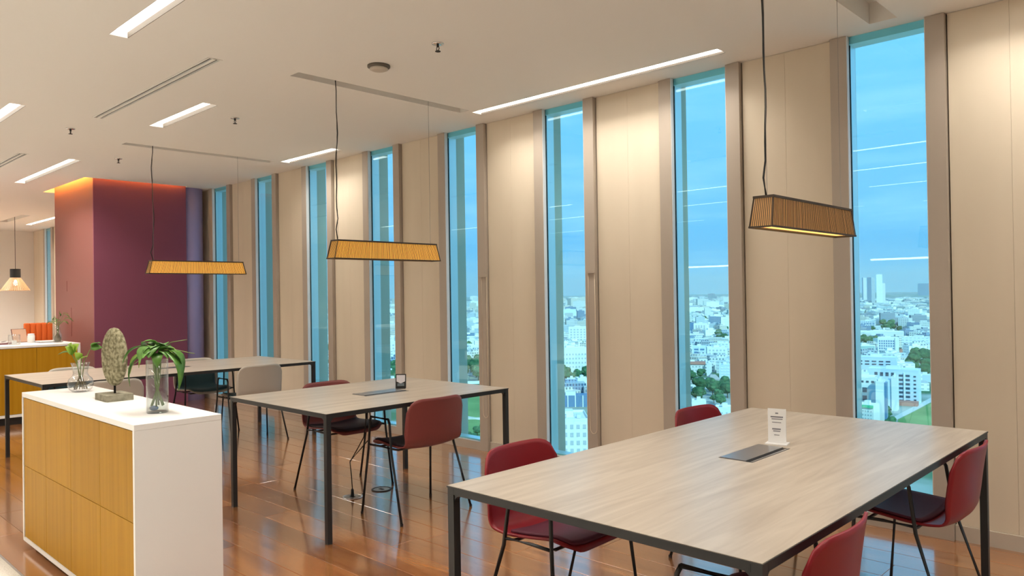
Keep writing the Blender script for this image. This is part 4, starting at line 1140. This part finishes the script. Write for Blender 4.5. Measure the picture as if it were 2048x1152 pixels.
B('greenhouse', 1105, 1180, 794, 814, 14, m_cbl, 'dark glazed hall with white posts', extras=tuple(('post', u, u+0.025, 0, 1.15, -0.6, 0, m_cw) for u in (0.02, 0.2, 0.4, 0.6, 0.8, 0.97)))
B('near_block', 1106, 1180, 842, 960, 26, m_cw, 'near white block with rows of square windows and a cluttered roof', rot=4,
  grids=((5, 7, 0.10, 0.96, 0.02, 0.97, 0.50, 0.52, m_cg),), extras=(('roof_unit', 0.3, 0.42, 1.01, 1.06, 8, 12, m_cg), ('roof_unit', 0.5, 0.66, 1.01, 1.05, 14, 18, m_cg), ('roof_unit', 0.7, 0.8, 1.01, 1.07, 6, 9, m_cp)))
# --- further windows
B('hall', 918, 962, 676, 690, 12, m_croof, 'low hall with a dark roof strip behind the garden trees', extras=(('dark_roof', 0, 1, 0.85, 1.1, -1, 12, m_cg),))
B('low_block', 915, 965, 692, 704, 12, m_cw, 'low white block before the garden trees')
low_wall(905, 975, 762, 768, 0.6, 'long white garden wall below the trees', m_cw)
low_wall(905, 975, 835.5, 839, 0.5, 'pale retaining wall across the lawn', m_croof, LAWN_Z)
B('office_block', 766, 800, 684, 716, 14, m_cw, 'white block with dark square windows beyond the second table', grids=((4, 4, 0.05, 0.95, 0.1, 0.9, 0.45, 0.45, m_cg),))
B('mast_block', 772, 779, 735, 780, 5, m_cw, 'slender white pylon beyond the second table', extras=(('crossbar', -0.8, 1.8, 0.88, 0.94, 0, 4, m_cw),))
B('office_block', 640, 662, 640, 662, 14, m_cw, 'white office block glimpsed past the narrow windows', grids=((3, 3, 0.05, 0.95, 0.1, 0.9, 0.45, 0.45, m_cg),))
# lawn and road
def ground_patch(name, pts, m, label, cat, z=LAWN_Z, base=0.0):
    b_ = BM(); top = [on_z(px, py, GROUND+z) for px, py in pts]
    c = sum(top, Vector())/len(top); c.z = GROUND+base
    r_ = [b_.verts.new(p-c) for p in top]; lo = [b_.verts.new((p.x-c.x, p.y-c.y, 0.0)) for p in top]
    n = len(top)
    b_.faces.new(r_); b_.faces.new(lo[::-1])
    for k in range(n): b_.faces.new((r_[k], lo[k], lo[(k+1) % n], r_[(k+1) % n]))
    o = obj(name, b_, m, loc=c); tag(o, label, cat, kind='stuff' if cat == 'field' else 'structure')
    return o
ground_patch('grass_field', [(1796, 880), (1900, 880), (1900, 785.8), (1870.6, 801), (1796, 839.2)], m_grass, 'green field beyond the window beside the large table', 'field')
ground_patch('road', [(1783, 836), (1788, 842), (1870, 800), (1866, 793)], m_croad, 'pale road running along the green field', 'road', 0.05)
ground_patch('lawn', [(880, 900), (1000, 900), (1000, 775), (880, 775)], m_grass, 'green lawn with pale paths beyond the second table', 'field')
ground_patch('road', [(880, 828), (1000, 846), (1000, 842), (880, 824)], m_croad, 'pale path crossing the lawn', 'road', LAWN_Z+0.03, LAWN_Z)

# --- trees
def tree_mesh(seed):
    rs = random.Random(seed); b_ = BM()
    for k in range(9):
        a = rs.uniform(0, 2*PI); q = rs.uniform(0, 2.6) if k else 0
        rad = rs.uniform(1.5, 2.5) if k else 2.9
        z = rs.uniform(3.6, 6.6) if k else 5.2
        mtx = Matrix.Translation((q*math.cos(a), q*math.sin(a), z)) @ Matrix.Diagonal((1, 1, rs.uniform(0.7, 0.9), 1))
        res = bmesh.ops.create_icosphere(b_, subdivisions=2, radius=rad, matrix=mtx)
        for v_ in res['verts']:
            v_.co += Vector((rs.uniform(-1, 1), rs.uniform(-1, 1), rs.uniform(-1, 1)))*0.28
    me = bpy.data.meshes.new('crown'); bmesh.ops.recalc_face_normals(b_, faces=b_.faces[:]); b_.to_mesh(me); b_.free(); me.materials.append(m_tree)
    t_ = BM(); tube(t_, [(0, 0, 0), (0.1, 0, 2.0), (0, 0, 4.2)], [0.35, 0.28, 0.2], 6)
    mt = bpy.data.meshes.new('trunk'); t_.to_mesh(mt); t_.free(); mt.materials.append(MATS['roots'])
    return me, mt
TM = [tree_mesh(s) for s in range(4)]
rt_r = random.Random(21)
NTREE = 0
def tree(px, py, size, label, group, base=0.0):
    global NTREE
    p = on_z(px, py, GROUND)
    q = rect_of(p, 0.0, -4.3*size, 4.3*size, -4.3*size, 4.3*size)
    if not free(q): return False
    take(q)
    r = empty('tree', p+Vector((0, 0, base)), rt_r.uniform(0, 6.28)); r.scale = (size, size, size)
    tag(r, label, 'tree', group)
    me, mt = TM[rt_r.randrange(4)]
    o = bpy.data.objects.new('crown', me); link(o, r)
    o = bpy.data.objects.new('trunk', mt); link(o, r)
    NTREE += 1
    return True
def grove(n, pxl, pxr, ya, yb, sz, label, base=0.0):
    for k in range(n):
        for att in range(14):
            py = ya+(yb-ya)*(k+rt_r.random())/n
            if tree(rt_r.uniform(pxl, pxr), py, sz*rt_r.uniform(0.75, 1.2)*(1 if att < 7 else 0.7), label, label+' group', base): break
grove(16, 1360, 1446, 782, 818, 1.5, 'bushy green tree in the mass below the hipped roof house')
grove(9, 1358, 1404, 747, 766, 1.6, 'bushy green tree before the building with the reddish roof')
grove(6, 1424, 1456, 662, 690, 1.7, 'dark tree behind the white apartment wing')
grove(5, 1440, 1460, 770, 800, 1.3, 'green tree at the foot of the light blue block')
grove(9, 1812, 1862, 722, 756, 1.8, 'green tree behind the light blue-grey block')
grove(14, 1764, 1812, 648, 666, 1.8, 'dark green tree in the belt behind the long hall')
grove(6, 1770, 1784, 826, 856, 0.8, 'green tree beside the windowless slabs')
grove(5, 1720, 1745, 684, 694, 1.8, 'green tree before the hall with the sea-green roof')
grove(10, 1122, 1178, 752, 772, 1.6, 'green tree between the wide apartment block and the flat halls')
grove(5, 1108, 1128, 772, 790, 1.3, 'green tree beside the pale blue hall')
grove(6, 1112, 1170, 682, 694, 1.6, 'tree in front of the five-column apartment block')
grove(14, 912, 968, 728, 764, 1.9, 'leafy green tree behind the white garden wall')
grove(7, 912, 972, 848, 890, 0.8, 'young tree on the lawn', LAWN_Z)
grove(7, 778, 802, 738, 778, 1.8, 'green tree beside the slender white pylon')
grove(5, 640, 664, 690, 750, 1.8, 'green tree glimpsed past the narrow windows')

# keep the scattered buildings off the lawn and the field
for patch in ([(880, 900), (1000, 900), (1000, 775), (880, 775)], [(1796, 880), (1900, 880), (1900, 786), (1796, 839)]):
    q = [on_z(px, py, GROUND) for px, py in patch]
    cx_, cy_ = sum(v_.x for v_ in q)/4, sum(v_.y for v_ in q)/4; rz_ = math.atan2(-cx_, cy_)
    ca, sa = math.cos(rz_), math.sin(rz_)
    lx_ = [(v_.x-cx_)*ca+(v_.y-cy_)*sa for v_ in q]; ly_ = [-(v_.x-cx_)*sa+(v_.y-cy_)*ca for v_ in q]
    take(rect_of(Vector((cx_, cy_, 0)), rz_, min(lx_), max(lx_), min(ly_), max(ly_)))
# --- scattered buildings
rc = random.Random(99)
LABC = ['white block', 'cream block', 'pale blue-grey block', 'grey block', 'blue-grey block', 'bright white block']
stuffbm = [BM() for _ in FM]
def scat_bm(b_, wd, dep, hh, M_=None):
    n0 = len(b_.verts)
    box(b_, -wd/2, wd/2, 0, dep, 0, hh); box(b_, -wd*0.2, wd*0.22, dep*0.3, dep*0.7, hh, hh+2.8)
    if hh > 14: box(b_, wd*0.5, wd*0.9, dep*0.15, dep*0.8, 0, hh*0.62)
    if M_ is not None:
        b_.verts.ensure_lookup_table()
        for v_ in b_.verts[n0:]: v_.co = M_ @ v_.co
count = 0
# visible wedges first (pixel spans of the glass), then the gaps between
spans = [(1712, 1862), (1356, 1460), (1102, 1176), (912, 964), (756, 800), (632, 664), (528, 552), (436, 458)]
def in_view(px): return any(a <= px <= b for a, b in spans)
cand = []
for k in range(6500):
    t = rc.random()
    py = 596.5+(t**1.6)*215
    px = rc.choice([rc.uniform(*rc.choice(spans))]*2+[rc.uniform(420, 2350)])
    cand.append((py, px))
cand.sort(reverse=True)
nobj = 0
for py, px in cand:
    hy = py + (1024-px)*0.0150*0      # rows follow the pixel rays themselves
    d_ = px_ray(px, py)
    if d_.z > -0.0075 or d_.y < 0.05: continue
    p = CAMPOS+d_*((GROUND-CAMH)/d_.z)
    dist = math.hypot(p.x, p.y)
    if dist > 11000 or p.y < 60: continue
    grow = 1.0+max(0, dist-1500)/2600
    wd = rc.uniform(14, 34)*min(grow, 2.6); dep = rc.uniform(10, 22)*min(grow, 2.0)
    hh = rc.choice([4, 6, 7, 9, 10, 12, 14, 18, 26]) * rc.uniform(0.9, 1.15)
    if dist > 3500 and rc.random() < 0.12 and not 1690 < px < 1890: hh *= 2.2
    if dist > 2500 and 1690 < px < 1890: hh = min(hh, 10)
    if 1826 < px < 1900 and 735 < py < 850: continue      # street and field here
    if dist < 1500: hh = min(hh, 13)
    mi = rc.choices(range(6), (30, 16, 16, 9, 7, 22))[0]
    rz = math.atan2(-p.x, p.y)+R(rc.choice([0, 12, -18, 30, -35, 6]))
    q = rect_of(p, rz, -wd/2-0.5, wd*(0.9 if hh > 14 else 0.5)+0.5, -0.5, dep+0.5)
    if not free(q): continue
    take(q)
    if in_view(px) and nobj < 190 and dist < 2600:
        b_ = BM(); scat_bm(b_, wd, dep, hh)
        o = obj('city_building', b_, FM[mi], loc=p); o.rotation_euler = (0, 0, rz)
        where = 'among the nearer streets' if dist < 1050 else ('in the middle distance' if dist < 1500 else 'towards the horizon')
        size_ = 'tall ' if hh > 14 else ('two-storey ' if hh < 8 else 'four-storey ')
        lab = '%s%s%s, city outside, %s' % (size_, LABC[mi], ' with lower side wing' if hh > 14 else (' on a wide plot' if wd > 26 else ''), where)
        tag(o, lab, 'building', 'scattered city buildings')
        nobj += 1
    else:
        Mx = Matrix.Translation(p) @ Matrix.Rotation(rz, 4, 'Z')
        scat_bm(stuffbm[mi], wd, dep, hh, Mx)
cityroot = empty('distant_city', (0, 3000, GROUND)); tag(cityroot, 'dense sprawl of small pale buildings reaching to the horizon', 'city', kind='stuff')
for m_, b_ in zip(FM, stuffbm):
    o = obj('building_mass', b_, m_, cityroot); o['kind'] = 'stuff'; o.location = (0, -3000, -GROUND)
# scattered trees among them
for k in range(220):
    px = rc.uniform(*rc.choice(spans[:6])); py = 640+rc.random()**1.2*130
    p = on_z(px, py, GROUND)
    dist = math.hypot(p.x, p.y)
    if dist > 2500: continue
    tree(px, py, rc.uniform(1.0, 1.6)*(1+min(0.25, max(0, dist-900)/4000)), 'single green tree between buildings of the city', 'scattered city trees')

# ------------------------------------------------------------------ haze over the city
m_haze = bpy.data.materials.new('haze'); m_haze.use_nodes = True
_nt = m_haze.node_tree; _nt.nodes.clear()
_v = N(_nt, 'ShaderNodeVolumeScatter'); _v.inputs['Color'].default_value = (0.70, 0.85, 1.0, 1); _v.inputs['Density'].default_value = 0.00010
_o = N(_nt, 'ShaderNodeOutputMaterial'); L(_nt, _v.outputs[0], _o.inputs['Volume'])
inner = []; outer = []
for k in range(9):      # a curved belt of haze beginning beyond the nearer streets
    az_ = R(4+66*k/8)
    inner.append((-math.sin(az_)*2750, math.cos(az_)*2750)); outer.append((-math.sin(az_)*15500, math.cos(az_)*15500))
hz = obj('haze', prism(BM(), inner+outer[::-1], GROUND+0.2, 260.0), m_haze)
tag(hz, 'thin blue haze lying over the distant city', 'haze', kind='stuff')
